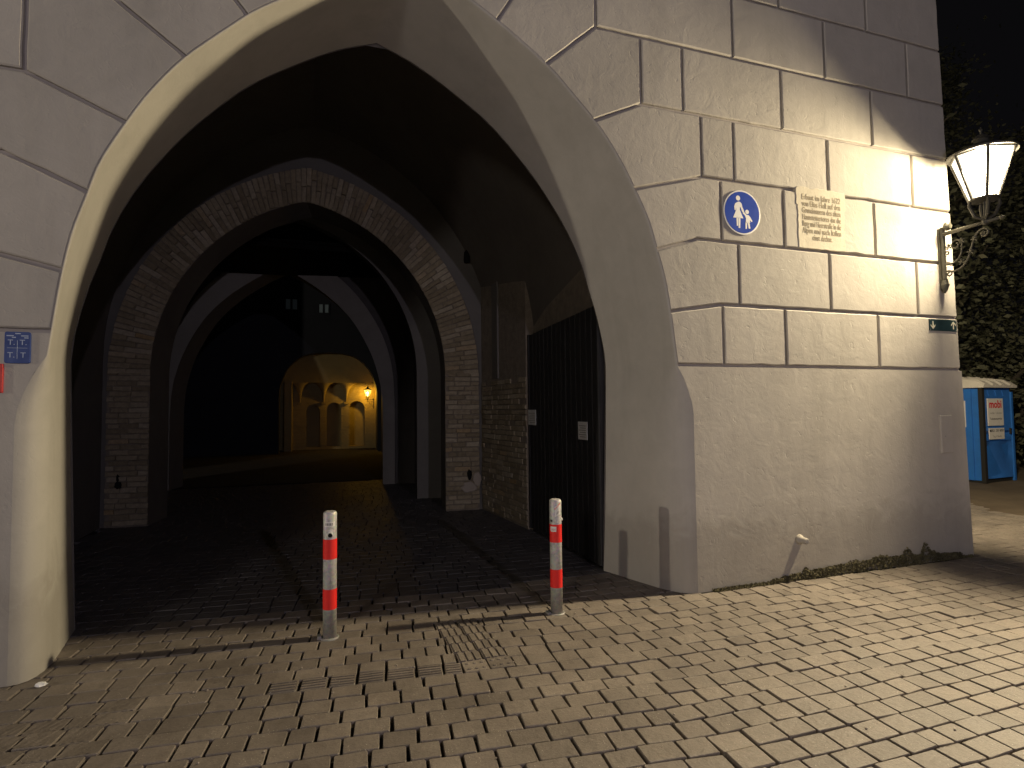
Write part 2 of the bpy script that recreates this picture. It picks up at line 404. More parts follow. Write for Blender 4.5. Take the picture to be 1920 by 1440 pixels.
# plaster blocks, each a part: joints as heights with a kink towards the arch
JR = [  # (height on the wall, kink x, point on the arch edge)
    (2.0, None, None), (2.557, .437, 2.468), (3.143, .19, 3.009), (3.724, .254, 3.528), (4.303, -.36, 4.078), (4.912, -.791, 4.487), (5.525, -1.23, 4.767)]
JL = [(2.145, None, None), (2.64, -5.02, 2.529), (3.255, -4.90, 3.045), (3.79, -4.81, 3.534), (4.37, -4.33, 4.041), (4.95, -3.94, 4.412), (5.525, -3.46, 4.767)]
VR = [[.451, 1.167, 2.357], [.644, 1.741, 2.935], [.460, 1.189, 2.361], [.263, .623, 1.763, 2.927], [-.352, .079, 1.205, 2.380], [-.789, .647, 1.771, 2.917]]
VL = [[-5.9, -7.1], [-5.7, -6.6, -7.6], [-5.5, -6.6, -7.5], [-4.80, -5.4, -6.5, -7.6], [-4.33, -5.2, -6.3, -7.4], [-3.94, -5.3, -6.5, -7.6]]
def to3f(x, z, d): return (x, d, z)
def block(poly, name='stone_block'):
    p = inset(poly, .0140); q = []
    for i in range(len(p)):            # hand-drawn joints: edges wander by a few millimetres
        a, b = p[i], p[(i+1) % len(p)]; L = math.hypot(b[0]-a[0], b[1]-a[1]); k = max(1, int(L/.12)); q.append(a)
        nx, nz = -(b[1]-a[1])/max(L, 1e-6), (b[0]-a[0])/max(L, 1e-6)
        for j in range(1, k):
            d = float(rng.normal(0, .0016))+(float(rng.uniform(.002, .007)) if rng.random() < .05 else 0)
            q.append((a[0]+(b[0]-a[0])*j/k+nx*d, a[1]+(b[1]-a[1])*j/k+nz*d))
    MB().prism(q, GD+.012, float(rng.uniform(-.0012, .0012)), to3f, .0090).obj(name, M['facade'], tower)
def course(J, V, k, sgn):
    (z0, k0, a0), (z1, k1, a1) = J[k], J[k+1]
    def jz(z, kx, az, x):
        if kx is None: return z
        xa = AX+sgn*a_z(az)
        if sgn*(x-kx) >= 0: return z
        return az+(z-az)*(x-xa)/(kx-xa)
    az0 = a0 if a0 else z0
    xa0, xa1 = AX+sgn*a_z(az0), AX+sgn*a_z(a1)
    edges = [None]+V[k]+['end']
    for i in range(len(edges)-1):
        xs0, xs1 = edges[i], edges[i+1]
        lo, hi = [], []
        xe0 = xs1 if xs1 != 'end' else (xr(z0) if sgn > 0 else XL)
        xe1 = xs1 if xs1 != 'end' else (xr(z1) if sgn > 0 else XL)
        # lower path
        st = xa0 if xs0 is None else xs0
        lo.append((st, jz(z0, k0, a0, st) if k0 is not None else z0))
        if k0 is not None and sgn*(k0-st) > .02 and sgn*(xe0-k0) > .02: lo.append((k0, z0))
        lo.append((xe0, jz(z0, k0, a0, xe0) if k0 is not None else z0))
        st = xa1 if xs0 is None else xs0
        hi.append((st, jz(z1, k1, a1, st)))
        if sgn*(k1-st) > .02 and sgn*(xe1-k1) > .02: hi.append((k1, z1))
        hi.append((xe1, jz(z1, k1, a1, xe1)))
        poly = lo+list(reversed(hi))
        if xs0 is None:
            zz = np.linspace(az0, a1, 8)[1:-1]
            poly += [(AX+sgn*a_z(z), z) for z in reversed(zz)]
        if sgn < 0: poly = list(reversed(poly))
        block(poly)
for k in range(6): course(JR, VR, k, 1); course(JL, VL, k, -1)
# the voussoir blocks over the point of the arch and two plain courses above
for sgn in (1, -1):
    aj = 4.767; kx = -1.23 if sgn > 0 else -3.46
    z = np.linspace(aj, Ah[-1][1], 8)
    poly = [(AX+sgn*a_z(q), q) for q in z]+[(AX, 6.14), (kx+sgn*.35, 6.14), (kx+sgn*.35, 5.525), (kx, 5.525)]
    block(poly if sgn < 0 else list(reversed(poly)))
    xs = [kx+sgn*.35, .08, 1.212, 2.356] if sgn > 0 else [kx+sgn*.35, -5.0, -6.2, -7.3]
    for i in range(4):
        e0 = xs[i+1] if i < 3 else None
        a, b = xs[i], e0 if e0 is not None else (xr(5.525) if sgn > 0 else XL); b2 = e0 if e0 is not None else (xr(6.14) if sgn > 0 else XL)
        p = [(a, 5.525), (b, 5.525), (b2, 6.14), (a, 6.14)]; block(p if sgn > 0 else list(reversed(p)))
for zc in (6.14, 6.75, 7.36, 7.97):
    off = .55 if int(zc*10) % 2 else 0
    x = XL
    while x < xr(zc)-.05:
        nx = x+1.15 if x > XL else x+.6+off
        if nx > xr(zc)-.5: nx = None
        block([(x, zc), (nx or xr(zc), zc), (nx or xr(zc+.61), zc+.61), (x, zc+.61)]); x = nx if nx else 99
m = MB(); m.box((XL, .03, 8.58), (xr(8.6), 9.0, 9.0)); m.box((XL, 2.9, 0), (XL+.3, 9, 8.58)); m.box((3.0, 2.9, 0), (3.36, 9, 8.58))
m.obj('upper_wall', M['facade'], tower)

# ---- passage inside the tower: vault, side walls
pas = tag(empty('passage_wall'), None, None, None, 'structure')
m = MB(); half_r = arc_half(2.95, 2.4, 6.15, 20); ctr0, ctr1 = -3.25, -3.42
def vrow(c, hw, y, yl):
    pr = [(c+hw, 0)]+[(c+o_*hw/2.95, z) for o_, z in half_r]; pl = [(c-o_*hw/2.95, z) for o_, z in half_r[:-1]]+[]
    pts = pr+list(reversed([(c-o_*hw/2.95, z) for o_, z in half_r[:-1]]))+[(c-hw, 0)]
    n = len(pts)-1
    return [(x, y+(yl-y)*i/n, z) for i, (x, z) in enumerate(pts)]
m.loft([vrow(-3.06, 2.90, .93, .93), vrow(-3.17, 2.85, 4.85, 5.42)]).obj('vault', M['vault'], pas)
m = MB()   # inner face of the front wall round the arch
outer = vrow(-3.06, 2.97, .92, .92)
hl = [(CX+o_, z) for o_, z in Ch]; innerp = [(CX+cxo(0), 0)]+hl+[(CX-o_, z) for o_, z in reversed(Ch[:-1])]+[(CX-cxo(0), 0)]
def respl(pts, n):
    P = np.array(pts, float); L = np.r_[0, np.cumsum(np.sqrt((np.diff(P, axis=0)**2).sum(1)))]
    q = np.linspace(0, L[-1], n); return [tuple(float(np.interp(k, L, P[:, j])) for j in range(P.shape[1])) for k in q]
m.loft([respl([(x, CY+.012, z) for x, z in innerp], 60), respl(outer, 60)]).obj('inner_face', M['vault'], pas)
# brick lower part of the passage wall beyond the gate leaf
def brick_variants(prefix, k=6, L=1.0, H=1.0, D=1.0):
    out = []
    for i in range(k):
        m = MB(); j = lambda a: float(rng.uniform(-a, a)); ch = .09
        p = [(-.5+j(.03), -.5+j(.07)), (.5+j(.03), -.5+j(.07)), (.5+j(.03), .5+j(.07)), (-.5+j(.03), .5+j(.07))]
        q = [(x*(1-ch*.35), y*(1-ch*2)) for x, y in p]
        tilt = j(.12)
        rows = [[(x, 0, z) for x, z in p], [(x, .75, z) for x, z in p], [(x, 1+tilt*x+j(.06), z) for x, z in q]]
        o = len(m.v); m.loft(rows, True); m.f.append(tuple(8+a for a in range(4)))
        out.append(m.mesh(prefix, M['brick']))
    return out
BV = brick_variants('brick')      # unit brick: x length, z height, front towards +y
def brick(parent, x, y, z, L, H, D, ry=0.0, rz=0.0):
    o = link('brick', BV[int(rng.integers(len(BV)))], parent); o.location = (x, y, z); o.rotation_euler = (0, ry, rz); o.scale = (L, D, H); return o
SW0 = (-.372, 3.02); SW1 = (-.525, 4.72); dx, dy = SW1[0]-SW0[0], SW1[1]-SW0[1]; SL = math.hypot(dx, dy)
rzw = math.atan2(dy, dx)      # local x along the wall going in; local +y points into the passage (left)
m = MB(); m.loft([[(-.262, .93, 0), (-.262, .93, 6)], [(-.262, SW0[1]-.02, 0), (-.262, SW0[1]-.02, 6)], [(SW0[0], SW0[1], 0), (SW0[0], SW0[1], 6)], [(SW1[0], SW1[1]+.1, 0), (SW1[0], SW1[1]+.1, 6)]])
m.obj('side_wall', M['mortar'], pas)
zc = .04; row = 0
while zc < 2.05:
    s = -.02-(.13 if row % 2 else 0); hgt = float(rng.uniform(.056, .066))
    while s < SL-.03:
        Lb = float(rng.uniform(.20, .27)) if rng.random() > .25 else .12
        a, b = max(s, 0), min(s+Lb, SL-.01)
        if b-a > .05 and rng.random() > .04:
            cx_, cy_ = SW0[0]+dx*(a+b)/2/SL, SW0[1]+dy*(a+b)/2/SL
            brick(pas, cx_, cy_, zc+hgt/2, b-a, hgt, float(rng.uniform(.008, .022)), float(rng.normal(0, .012)), rzw)
        s += Lb+.012
    zc += hgt+.015; row += 1
MB().box((-.48, 4.0, 2.1), (-.405, 4.72, 3.6)).obj('plaster_patch', M['greyring'], pas)
m = MB().tube([(-.395, 3.62, 2.05), (-.395, 3.62, 3.2)], .008, 6); m.obj('cable', M['darkiron'], pas)

# ---- wooden gate leaf folded back against the right wall
gate = tag(empty('wooden_gate', (-.345, .94, 0)), 'tall dark wooden gate leaf of upright planks folded against the passage wall', 'gate')
NP = 15; gl = 2.02
for i in range(NP):
    y0, y1 = gl*i/NP, gl*(i+1)/NP; top = 2.69-.06*(i+.5)/NP
    m = MB(); x0 = .0+float(rng.uniform(-.002, .002)); g = .0045; t = .009
    m.loft([[(.04, y0+g, z), (x0+.012, y0+g, z), (x0, y0+g+t, z), (x0, y1-g-t, z), (x0+.012, y1-g, z), (.04, y1-g, z)] for z in (.035, top)])
    m.add([(.04, y0+g, top), (x0+.012, y0+g, top), (x0, y0+g+t, top), (x0, y1-g-t, top), (x0+.012, y1-g, top), (.04, y1-g, top)], [(0, 1, 2, 3, 4, 5)])
    m.obj('plank', M['wood'], gate)
MB().box((.041, .01, .03), (.09, gl-.01, 2.60)).obj('gate_frame', M['wood'], gate)
MB().box((-.012, gl+.001, .03), (.09, gl+.04, 2.64)).obj('edge_stile', M['wood'], gate)
for lab, ya, yb, za, zb in (('pale paper notice on the far edge of the dark gate', 2.70, 2.985, 1.415, 1.615), ('pale paper notice at the near end of the dark gate', 1.185, 1.408, 1.290, 1.482)):
    n_ = tag(empty('paper_notice', (-.356, ya, za)), lab, 'notice', 'notices pinned to the gate')
    MB().box((-.004, 0, 0), (0, yb-ya, zb-za)).obj('sheet', M['paper'], n_)
    m = MB()
    for k in range(6): m.box((-.0052, .03, .025+k*(zb-za-.05)/6), (-.0042, (yb-ya)*(.9 if k % 2 else .8), .034+k*(zb-za-.05)/6))
    m.obj('print', M['greyink'], n_)

# ================================================================== INNER ARCHES (each its own frame: x along the wall to the left, y towards the square)
def arch_frame(name, a, b, label, cat):
    d = Vector((b[0]-a[0], b[1]-a[1])); return tag(empty(name, (a[0], a[1], 0), math.atan2(d.y, d.x)), label, cat)
def full_curve(c, half, z0=0.0, bottom=True):
    """from right foot over the point to left foot in local x (x grows to the left)"""
    r = [(c-o_, z) for o_, z in half]; l_ = [(c+o_, z) for o_, z in reversed(half[:-1])]
    return ([(r[0][0], z0)] if bottom else [])+r+l_+([(l_[-1][0], z0)] if bottom else [])
def wall_with_hole(parent, curve, x0, x1, top, y, mat_, name, n=70):
    m = MB(); C_ = respl([(x, y, z) for x, z in curve], n)
    O_ = respl([(x0, y, 0), (x0, y, top), (x1, y, top), (x1, y, 0)], n)
    m.loft([C_, O_]); return m.obj(name, mat_, parent)
def soffit(parent, curve, y0, y1, mat_, name, cv2=None):
    m = MB(); k = 4; c2 = cv2 or curve
    m.loft([[(p[0]+(q[0]-p[0])*t, y0+(y1-y0)*t, p[1]+(q[1]-p[1])*t) for p, q in zip(curve, c2)] for t in np.linspace(0, 1, k)])
    o = m.obj(name, mat_, parent); return o
# --- 1: brick arch
ba = arch_frame('brick_arch', (-.529, 4.738), (-5.885, 5.293), 'rough old brick arch on two brick piers inside the dark passage', 'brick arch')
BC = 2.75
bin_h = arc_half(2.15, 2.2, 4.91, 30); bout_h = arc_half(2.70, 2.2, 5.45, 30)
bin_c, bout_c = full_curve(BC, bin_h), full_curve(BC, bout_h)
m = MB(); n = 90
m.loft([respl([(x, .0, z) for x, z in bin_c], n), respl([(x, .0, z) for x, z in bout_c], n)]).obj('mortar_bed', M['mortar'], ba)
wall_with_hole(ba, bout_c, -.6, 6.3, 7.0, -.03, M['greyring'], 'spandrel_wall')
soffit(ba, bin_c, .0, -.75, M['vault'], 'arch_soffit')
def ring_bricks(side):
    """bricks of one half: pier courses, then radial courses"""
    out = []
    sg = -1 if side == 'R' else 1
    z = .03; row = 0
    xin, xout = BC+sg*2.15, BC+sg*2.70
    lo, hi = min(xin, xout), max(xin, xout)
    while z < 2.2:
        h = float(rng.uniform(.058, .068)); s = lo+(.0 if row % 2 else -.12)
        while s < hi-.03:
            L = float(rng.uniform(.21, .28)) if rng.random() > .2 else .13
            a, b = max(s, lo), min(s+L, hi)
            if b-a > .05: out.append(((a+b)/2, z+h/2, b-a, h, float(rng.normal(0, .015))))
            s += L+.012
        z += h+.014; row += 1
    n = 54; I, O = respl([(BC+sg*o_, z) for o_, z in bin_h], n+1), respl([(BC+sg*o_, z) for o_, z in bout_h], n+1)
    for k in range(n):
        p, q = (np.array(I[k])+np.array(I[k+1]))/2, (np.array(O[k])+np.array(O[k+1]))/2
        d = q-p; L = np.hypot(*d); d /= L; th = np.hypot(*(np.array(I[k+1])-np.array(I[k])))*.86; th2 = np.hypot(*(np.array(O[k+1])-np.array(O[k])))*.84
        cut = .42 if k % 2 else .60
        cut += float(rng.uniform(-.06, .06)); ang = -math.atan2(d[1], d[0])
        for t0, t1 in ((0.0, cut), (cut, 1.0)):
            tm = (t0+t1)/2; c = p+d*L*tm; out.append((c[0], c[1], L*(t1-t0)-.012, th+(th2-th)*tm, ang+float(rng.normal(0, .02))))
    return out
for x, z, L, H, ang in ring_bricks('R'):
    brick(ba, x, .0, z, L, H, float(rng.uniform(.012, .030)), ang, 0)
m = MB()
for x, z, L, H, ang in ring_bricks('L'):
    me = BV[int(rng.integers(len(BV)))]; D = float(rng.uniform(.012, .030)); ca, sa = math.cos(ang), math.sin(ang)
    vs = []
    for v in me.vertices:
        lx, ly, lz = v.co.x*L, v.co.y*D, v.co.z*H; vs.append((x+lx*ca+lz*sa, ly, z-lx*sa+lz*ca))
    m.add(vs, [tuple(p.vertices) for p in me.polygons])
tag(m.obj('brickwork', M['brick'], ba, recalc=False), kind='stuff')
def blob(parent, name, c, rx, rz, dep, m_, seed=0, n=14):
    r_ = random.Random(seed); mb = MB()
    ring = [(c[0]+rx*math.cos(2*math.pi*k/n)*r_.uniform(.75, 1.1), c[1]+rz*math.sin(2*math.pi*k/n)*r_.uniform(.75, 1.1)) for k in range(n)]
    return mb.prism(ring, .0, dep, lambda x, z, d: (x, d, z), min(.012, dep*.5)).obj(name, m_, parent)
blob(ba, 'painted_hole', (.215, .57), .045, .095, .035, M['black'], 1); blob(ba, 'pale_stone', (.225, .37), .13, .10, .045, M['stone'], 2); blob(ba, 'pale_stone', (.085, .49), .075, .13, .04, M['stone'], 5)  # holes are raised black blobs, the dark of a recess painted on
blob(ba, 'painted_hole', (5.28, .60), .05, .06, .035, M['black'], 3); blob(ba, 'painted_hole', (5.285, .70), .025, .06, .033, M['black'], 4)
hk = tag(empty('wall_lamp', (-.529-.231*.9947-.006, 4.738+.231*.103-.03, 4.15)), 'small dark unlit fitting high on the wall beside the brick arch', 'wall lamp')
MB().lathe([(.01, .12), (.045, .07), (.055, -.06), (.05, -.1)], (0, 0, 0), 14).obj('lamp_body', M['black'], hk); MB().box((-.02, 0, -.03), (.02, .07, .03)).obj('lamp_arm', M['black'], hk)
# --- 2: grey arch behind it
ga = arch_frame('grey_arch', (-1.37, 6.28), (-5.9, 6.85), 'dark grey plastered arch just behind the brick arch', 'stone arch')
g_h = arc_half(2.22, 2.3, 5.15, 26); g_c = full_curve(2.2, g_h)
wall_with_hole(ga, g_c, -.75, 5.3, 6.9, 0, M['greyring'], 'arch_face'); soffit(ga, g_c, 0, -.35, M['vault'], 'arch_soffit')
# --- 3: pale plastered arch at the far end
pa = arch_frame('plaster_arch', (-1.694, 8.606), (-6.053, 9.381), 'pale smooth plastered arch at the far end of the dark passage', 'stone arch')
p_h = smooth_curve([(2.20, 1.3), (2.19, 1.8), (2.13, 2.3), (1.93, 2.94), (1.53, 3.65), (1.01, 4.18), (.40, 4.60), (0, 4.80)], 26)
p_c = full_curve(2.25, p_h)
po_h = smooth_curve([(2.46, 1.3), (2.455, 1.9), (2.40, 2.6), (2.20, 3.3), (1.80, 4.0), (1.25, 4.6), (.55, 5.05), (0, 5.25)], 26); po_c = full_curve(2.25, po_h)
m = MB(); m.loft([respl([(x, .0, z) for x, z in p_c], 80), respl([(x, .0, z) for x, z in po_c], 80), respl([(x, -.1, z) for x, z in po_c], 80)]).obj('arch_band', M['ring'], pa)
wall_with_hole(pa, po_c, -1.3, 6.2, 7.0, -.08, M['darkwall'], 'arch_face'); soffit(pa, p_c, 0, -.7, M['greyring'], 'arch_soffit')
# side walls, ceiling of the rear passage
m = MB(); m.loft([[(-.80, 4.9, 0), (-.80, 4.9, 6.6)], [(-1.06, 8.75, 0), (-1.06, 8.75, 6.6)]]); m.loft([[(-6.25, 5.3, 0), (-6.25, 5.3, 6.6)], [(-6.9, 9.6, 0), (-6.9, 9.6, 6.6)]])
m.loft([[(-.6, 4.8, 6.4), (-7, 5.3, 6.4)], [(-.6, 9, 6.5), (-7, 9.6, 6.5)]]); m.obj('rear_wall', M['darkwall'], pas)
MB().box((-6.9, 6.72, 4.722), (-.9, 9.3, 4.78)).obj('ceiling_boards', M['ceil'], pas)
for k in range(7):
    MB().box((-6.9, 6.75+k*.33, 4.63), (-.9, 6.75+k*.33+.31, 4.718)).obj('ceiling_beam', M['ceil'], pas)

# ================================================================== COURTYARD AND VAULTED HALL
cb = tag(empty('courtyard_building', (0, 19.6, 0)), 'dark building across the courtyard with an arched opening and two dim windows', 'building')
hall_h = smooth_curve([(1.88, 0), (1.88, 1.4), (1.87, 2.4), (1.80, 2.75), (1.55, 3.35), (1.05, 3.82), (.5, 3.97), (0, 4.0)], 34)
hc = [(-2.76+o_, z) for o_, z in hall_h]+[(-2.76-o_, z) for o_, z in reversed(hall_h[:-1])]
m = MB(); m.loft([respl([(x, 0, z) for x, z in hc], 70), respl([(3, 0, 0), (3, 0, 11), (-12, 0, 11), (-12, 0, 0)], 70)])
m.loft([respl([(x, 0, z) for x, z in hc], 70), respl([(x, .5, z) for x, z in hc], 70)]); m.obj('front_wall', M['courtwall'], cb)
for x0, x1, z0, z1, n in ((-4.42, -3.98, 5.68, 6.10, 2), (-3.17, -2.80, 5.60, 5.95, 2)):
    wn = MB(); wn.box((x0-.05, -.05, z0-.06), (x1+.05, -.002, z0)); wn.box((x0-.05, -.05, z1), (x1+.05, -.002, z1+.05)); wn.box((x0-.05, -.05, z0), (x0, -.002, z1)); wn.box((x1, -.05, z0), (x1+.05, -.002, z1)); wn.box(((x0+x1)/2-.03, -.05, z0), ((x0+x1)/2+.03, -.002, z1))
    wo = wn.obj('window', M['courtwall'], cb)
    for k in range(2):
        xa = x0+.01 if k == 0 else (x0+x1)/2+.04; xb = (x0+x1)/2-.04 if k == 0 else x1-.01
        MB().box((xa, -.02, z0+.01), (xb, -.004, z1-.01)).obj('pane', M['winglow'], wo)
m = MB(); m.loft([[(-1.02, 9.35, 0), (-1.02, 9.35, 7)], [(-.75, 19.5, 0), (-.75, 19.5, 7)]]); m.loft([[(-9.5, 10.2, 0), (-9.5, 10.2, 7)], [(-9.5, 19.5, 0), (-9.5, 19.5, 7)]])
tag(m.obj('courtyard_wall', M['courtwall']), None, None, None, 'structure')
hall = tag(empty('vaulted_hall', (0, 20.1, 0)), 'lamp lit vaulted brick hall with three arched niches far beyond the arches', 'vaulted hall')
HB = 1.45          # back wall plane
NX = [(-3.40, .58, 1.90), (-2.535, .60, 2.02), (-1.585, .68, 2.08)]
# back wall with niches: strips between niche openings
m = MB(); xs0, xs1, topw = -5.0, -.55, 4.3
def niche_curve(c, w_, h):
    r = w_/2; return [(c-r, .1)]+[(c-r*math.cos(a), h-r+r*math.sin(a)) for a in np.linspace(0, math.pi, 15)]+[(c+r, .1)]
edges = [xs0]+[(NX[i][0]+NX[i+1][0])/2 for i in range(2)]+[xs1]
for i, (c, w_, h) in enumerate(NX):
    C_ = respl([(x, HB, z) for x, z in niche_curve(c, w_, h)], 40); O_ = respl([(edges[i], HB, .1), (edges[i], HB, topw), (edges[i+1], HB, topw), (edges[i+1], HB, .1)], 40)
    m.loft([C_, O_])
m.loft([[(xs0, HB, 0), (xs1, HB, 0)], [(xs0, HB, .1), (xs1, HB, .1)]])
m.obj('back_wall', M['hall'], hall)
for c, w_, h in NX:
    q = MB(); cv = niche_curve(c, w_, h); q.loft([[(x, HB, z) for x, z in cv], [(x, HB+.40, z) for x, z in cv]])
    r2 = [(x, HB+.40, z) for x, z in cv]; o0 = len(q.v); q.v += r2; q.f.append(tuple(range(o0, o0+len(r2)))); q.loft([[(cv[0][0], HB, .1), (cv[-1][0], HB, .1)], [(cv[0][0], HB+.40, .1), (cv[-1][0], HB+.40, .1)]])
    q.obj('niche', M['hall'], hall)
def bricks_on(parent, x0, x1, z0, z1, y, skip, k=300):
    m = MB(); z = z0; row = 0
    while z < z1:
        s = x0-(.12 if row % 2 else 0)
        while s < x1:
            a, b = max(s, x0), min(s+.24, x1)
            if b-a > .05 and not skip((a+b)/2, z+.035):
                d = float(rng.uniform(.004, .018)); m.box((a+.006, y-d, z+.006), (b-.006, y+.01, z+.066))
            s += .25
        z += .075; row += 1
    return m
def in_niche(x, z): return any(abs(x-c) < w_/2+.05 and z < h+.04 for c, w_, h in NX)
tag(bricks_on(hall, xs0, xs1, .1, 3.0, HB, in_niche).obj('brickwork', M['hall'], hall), kind='stuff')
# vault: barrel from front arch to the back wall with lunette caps between consoles
m = MB()
vc = [(-2.76+o_*1.06, z*1.02+.01) for o_, z in hall_h]+[(-2.76-o_*1.06, z*1.02+.01) for o_, z in reversed(hall_h[:-1])]
m.loft([respl([(x, -.02, z) for x, z in vc], 60), respl([(x, HB+.02, z) for x, z in vc], 60)]).obj('vault', M['hall'], hall)
CX_ = [-3.93, -2.97, -2.03]
m = MB()
for c in CX_:   # hanging vault feet (pendentives)
    tip = (c, HB-.05, 2.02)
    rows = []
    for t in np.linspace(0, 1, 12):
        w_ = .03+.445*(1-math.sqrt(max(0, 1-t*t))); z = 2.02+.84*t; y = HB-.05-.52*t**1.25
        rows.append([(c-w_, HB-.01, z), (c-w_*.75, y+(HB-y)*.12, z), (c, y, z), (c+w_*.75, y+(HB-y)*.12, z), (c+w_, HB-.01, z)])
    m.loft(rows)
m.obj('vault_foot', M['hall'], hall, smooth=True)
MB().loft([[(x, HB+.0-.57*1.0+(.57-.0)*0, 2.85) for x in np.linspace(-4.9, -.8, 9)], [(x, .45, 3.45) for x in np.linspace(-4.9, -.8, 9)], [(x, .05, 3.98) for x in np.linspace(-4.9, -.8, 9)]]).obj('vault_web', M['hall'], hall)
m = MB()
for c in CX_: m.box((c-.09, HB-.14, 1.94), (c+.09, HB-.001, 2.03))
m.obj('console', M['hall'], hall)
MB().box((-4.50, .55, 0), (-4.22, HB, 2.9)).obj('pillar', M['hall'], hall)
# end wall on the right carrying the hall lantern
MB().box((-.80, .2, 0), (-.55, HB+.3, 3.2)).obj('end_wall', M['hall'], hall)

# ---- lanterns (wall bracket, six-sided glass)
def lantern(label, base_rz, loc, pane_m, glow_m, wall_d, group=None, iron=M['iron'], scroll=M['ironlight']):
    """loc = foot of the lantern; the bracket runs along local +y to the wall at distance wall_d"""
    t = tag(empty('wall_lantern', loc, base_rz), label, 'wall lantern', group)
    zr, zb, R_, r_ = .69, .235, .270, .124
    hexa = lambda r, z, ph=rad(90-18.54-30): [(r*math.cos(ph+k*math.pi/3), r*math.sin(ph+k*math.pi/3), z) for k in range(6)]
    T_, B_ = hexa(R_, zr), hexa(r_, zb)
    for k in range(6):
        j = (k+1) % 6; a, b, c, d = (Vector(q) for q in (B_[k], B_[j], T_[j], T_[k])); s = .012
        ab = (b-a).normalized()*s; dc = (c-d).normalized()*s
        P = MB(); nrm = (b-a).cross(d-a).normalized()*.002
        P.add([a+ab-nrm, b-ab-nrm, c-dc-nrm, d+dc-nrm], [(0, 1, 2, 3)])
        P.obj('pane', pane_m, t, recalc=False)
        MB().tube([a, d], .0135, 6).obj('glazing_bar', iron, t)
    MB().tube(B_+[B_[0]], .012, 6, False).obj('glazing_ring', iron, t); MB().tube(T_+[T_[0]], .016, 6, False).obj('glazing_ring', iron, t)
    MB().lathe([(r_-.004, zb-.018), (r_+.006, zb-.010), (r_+.006, zb-.002), (.05, zb+.006), (.03, zb+.02)], n=24).obj('base_plate', iron, t)
    MB().lathe([(R_+.018, zr-.006), (R_+.022, zr+.010), (R_-.04, zr+.04), (.14, zr+.085), (.07, zr+.115), (.062, zr+.15), (.08, zr+.158), (.065, zr+.175), (.03, zr+.205), (.010, zr+.215), (.010, zr+.235), (.020, zr+.25), (.010, zr+.27), (.002, zr+.285)], n=24).obj('lantern_roof', iron, t, smooth=False)
    MB().lathe([(.006, zb+.02), (.02, zb+.04), (.02, zb+.10), (.034, zb+.15), (.045, zb+.22), (.04, zb+.28), (.012, zb+.31)], n=14, cap=True).obj('bulb', glow_m, t, smooth=True)
    m = MB()
    for k in range(4):
        a = rad(45+90*k); m.tube([(r_*.95*math.cos(a), r_*.95*math.sin(a), zb-.01), (r_*.98*math.cos(a), r_*.98*math.sin(a), zb-.06), (r_*.66*math.cos(a), r_*.66*math.sin(a), .07), (.02*math.cos(a), .02*math.sin(a), .03)], [.012, .016, .016, .011], 6)
    m.lathe([(.014, -.03), (.03, -.015), (.03, .02), (.012, .035), (.009, zb-.02)], n=10); m.obj('lantern_cradle', iron, t)
    D = wall_d
    m = MB(); m.tube([(0, -.13, .005), (0, D-.03, -.005)], [.016, .022], 10); m.lathe([(.004, .0), (.02, .015), (.02, .03), (.004, .05)], (0, -.12, .005), 10, ax='y'); m.obj('bracket_arm', scroll, t, smooth=True)
    m = MB(); m.tube([(0, D-.035, .07), (0, D-.035, -.50)], .024, 8)
    m.lathe([(.03, -.012), (.045, 0), (.045, .025), (.03, .045)], (0, D-.075, .07), 12, ax='y'); m.lathe([(.004, -.64), (.03, -.60), (.042, -.55), (.03, -.50), (.034, -.49)], (0, D-.035, 0), 12)
    m.box((-.03, D-.02, -.52), (.03, D-.001, .06)); m.obj('wall_plate', scroll, t)
    # scrollwork
    m = MB()
    def spiral(cy, cz, r0, a0, turns, sgn, k=26, shrink=.25):
        return [(0, cy+r0*(1-(1-shrink)*i/k)*math.cos(a0+sgn*turns*2*math.pi*i/k), cz+r0*(1-(1-shrink)*i/k)*math.sin(a0+sgn*turns*2*math.pi*i/k)) for i in range(k+1)]
    def bez(p0, p1, p2, p3, k=14): return [(0, *(np.array(p0)*(1-t)**3+3*np.array(p1)*t*(1-t)**2+3*np.array(p2)*t*t*(1-t)+np.array(p3)*t**3)) for t in np.linspace(0, 1, k)]
    m.tube(bez((D-.05, -.40), (D-.16, -.46), (D-.26, -.40), (D-.30, -.26))+bez((D-.30, -.26), (D-.33, -.15), (D-.36, -.06), (D-.43, -.055))[1:]+spiral(D-.43, -.105, .05, rad(90), .9, 1), .0095, 6)
    m.tube(bez((D-.05, -.33), (D-.13, -.36), (D-.22, -.31), (D-.22, -.20))+spiral(D-.165, -.15, .062, rad(-150), 1.3, -1), .008, 6)
    m.tube(spiral(D-.085, -.44, .035, rad(60), 1.1, 1), .008, 6); m.tube(spiral(D-.075, -.22, .03, rad(-60), 1.0, 1), .008, 6)
    for (y, z) in ((D-.30, -.26), (D-.22, -.12), (D-.34, -.14), (D-.09, -.15), (D-.21, -.34), (D-.43, -.11)):
        for a in np.linspace(0, 2*math.pi, 5, endpoint=False):
            m.tube([(0, y, z), (.008*math.sin(a*2), y+.022*math.cos(a), z+.022*math.sin(a)), (0.004, y+.036*math.cos(a+.3), z+.036*math.sin(a+.3))], [.005, .010, .002], 5)
    m.obj('scrollwork', scroll, t)
    return t
lantern('bright black iron lantern on a scrolled bracket at the tower corner', 0, LANT, M['pane'], M['lampglow'], .45, 'wall lanterns')
hl = lantern('small distant amber lantern hanging in the vaulted hall beyond the arches', rad(-90), (-1.17, 20.95, 2.12), M['panehall'], M['lampglowhall'], .45, 'wall lanterns'); hl.scale = (.62, .62, .62)

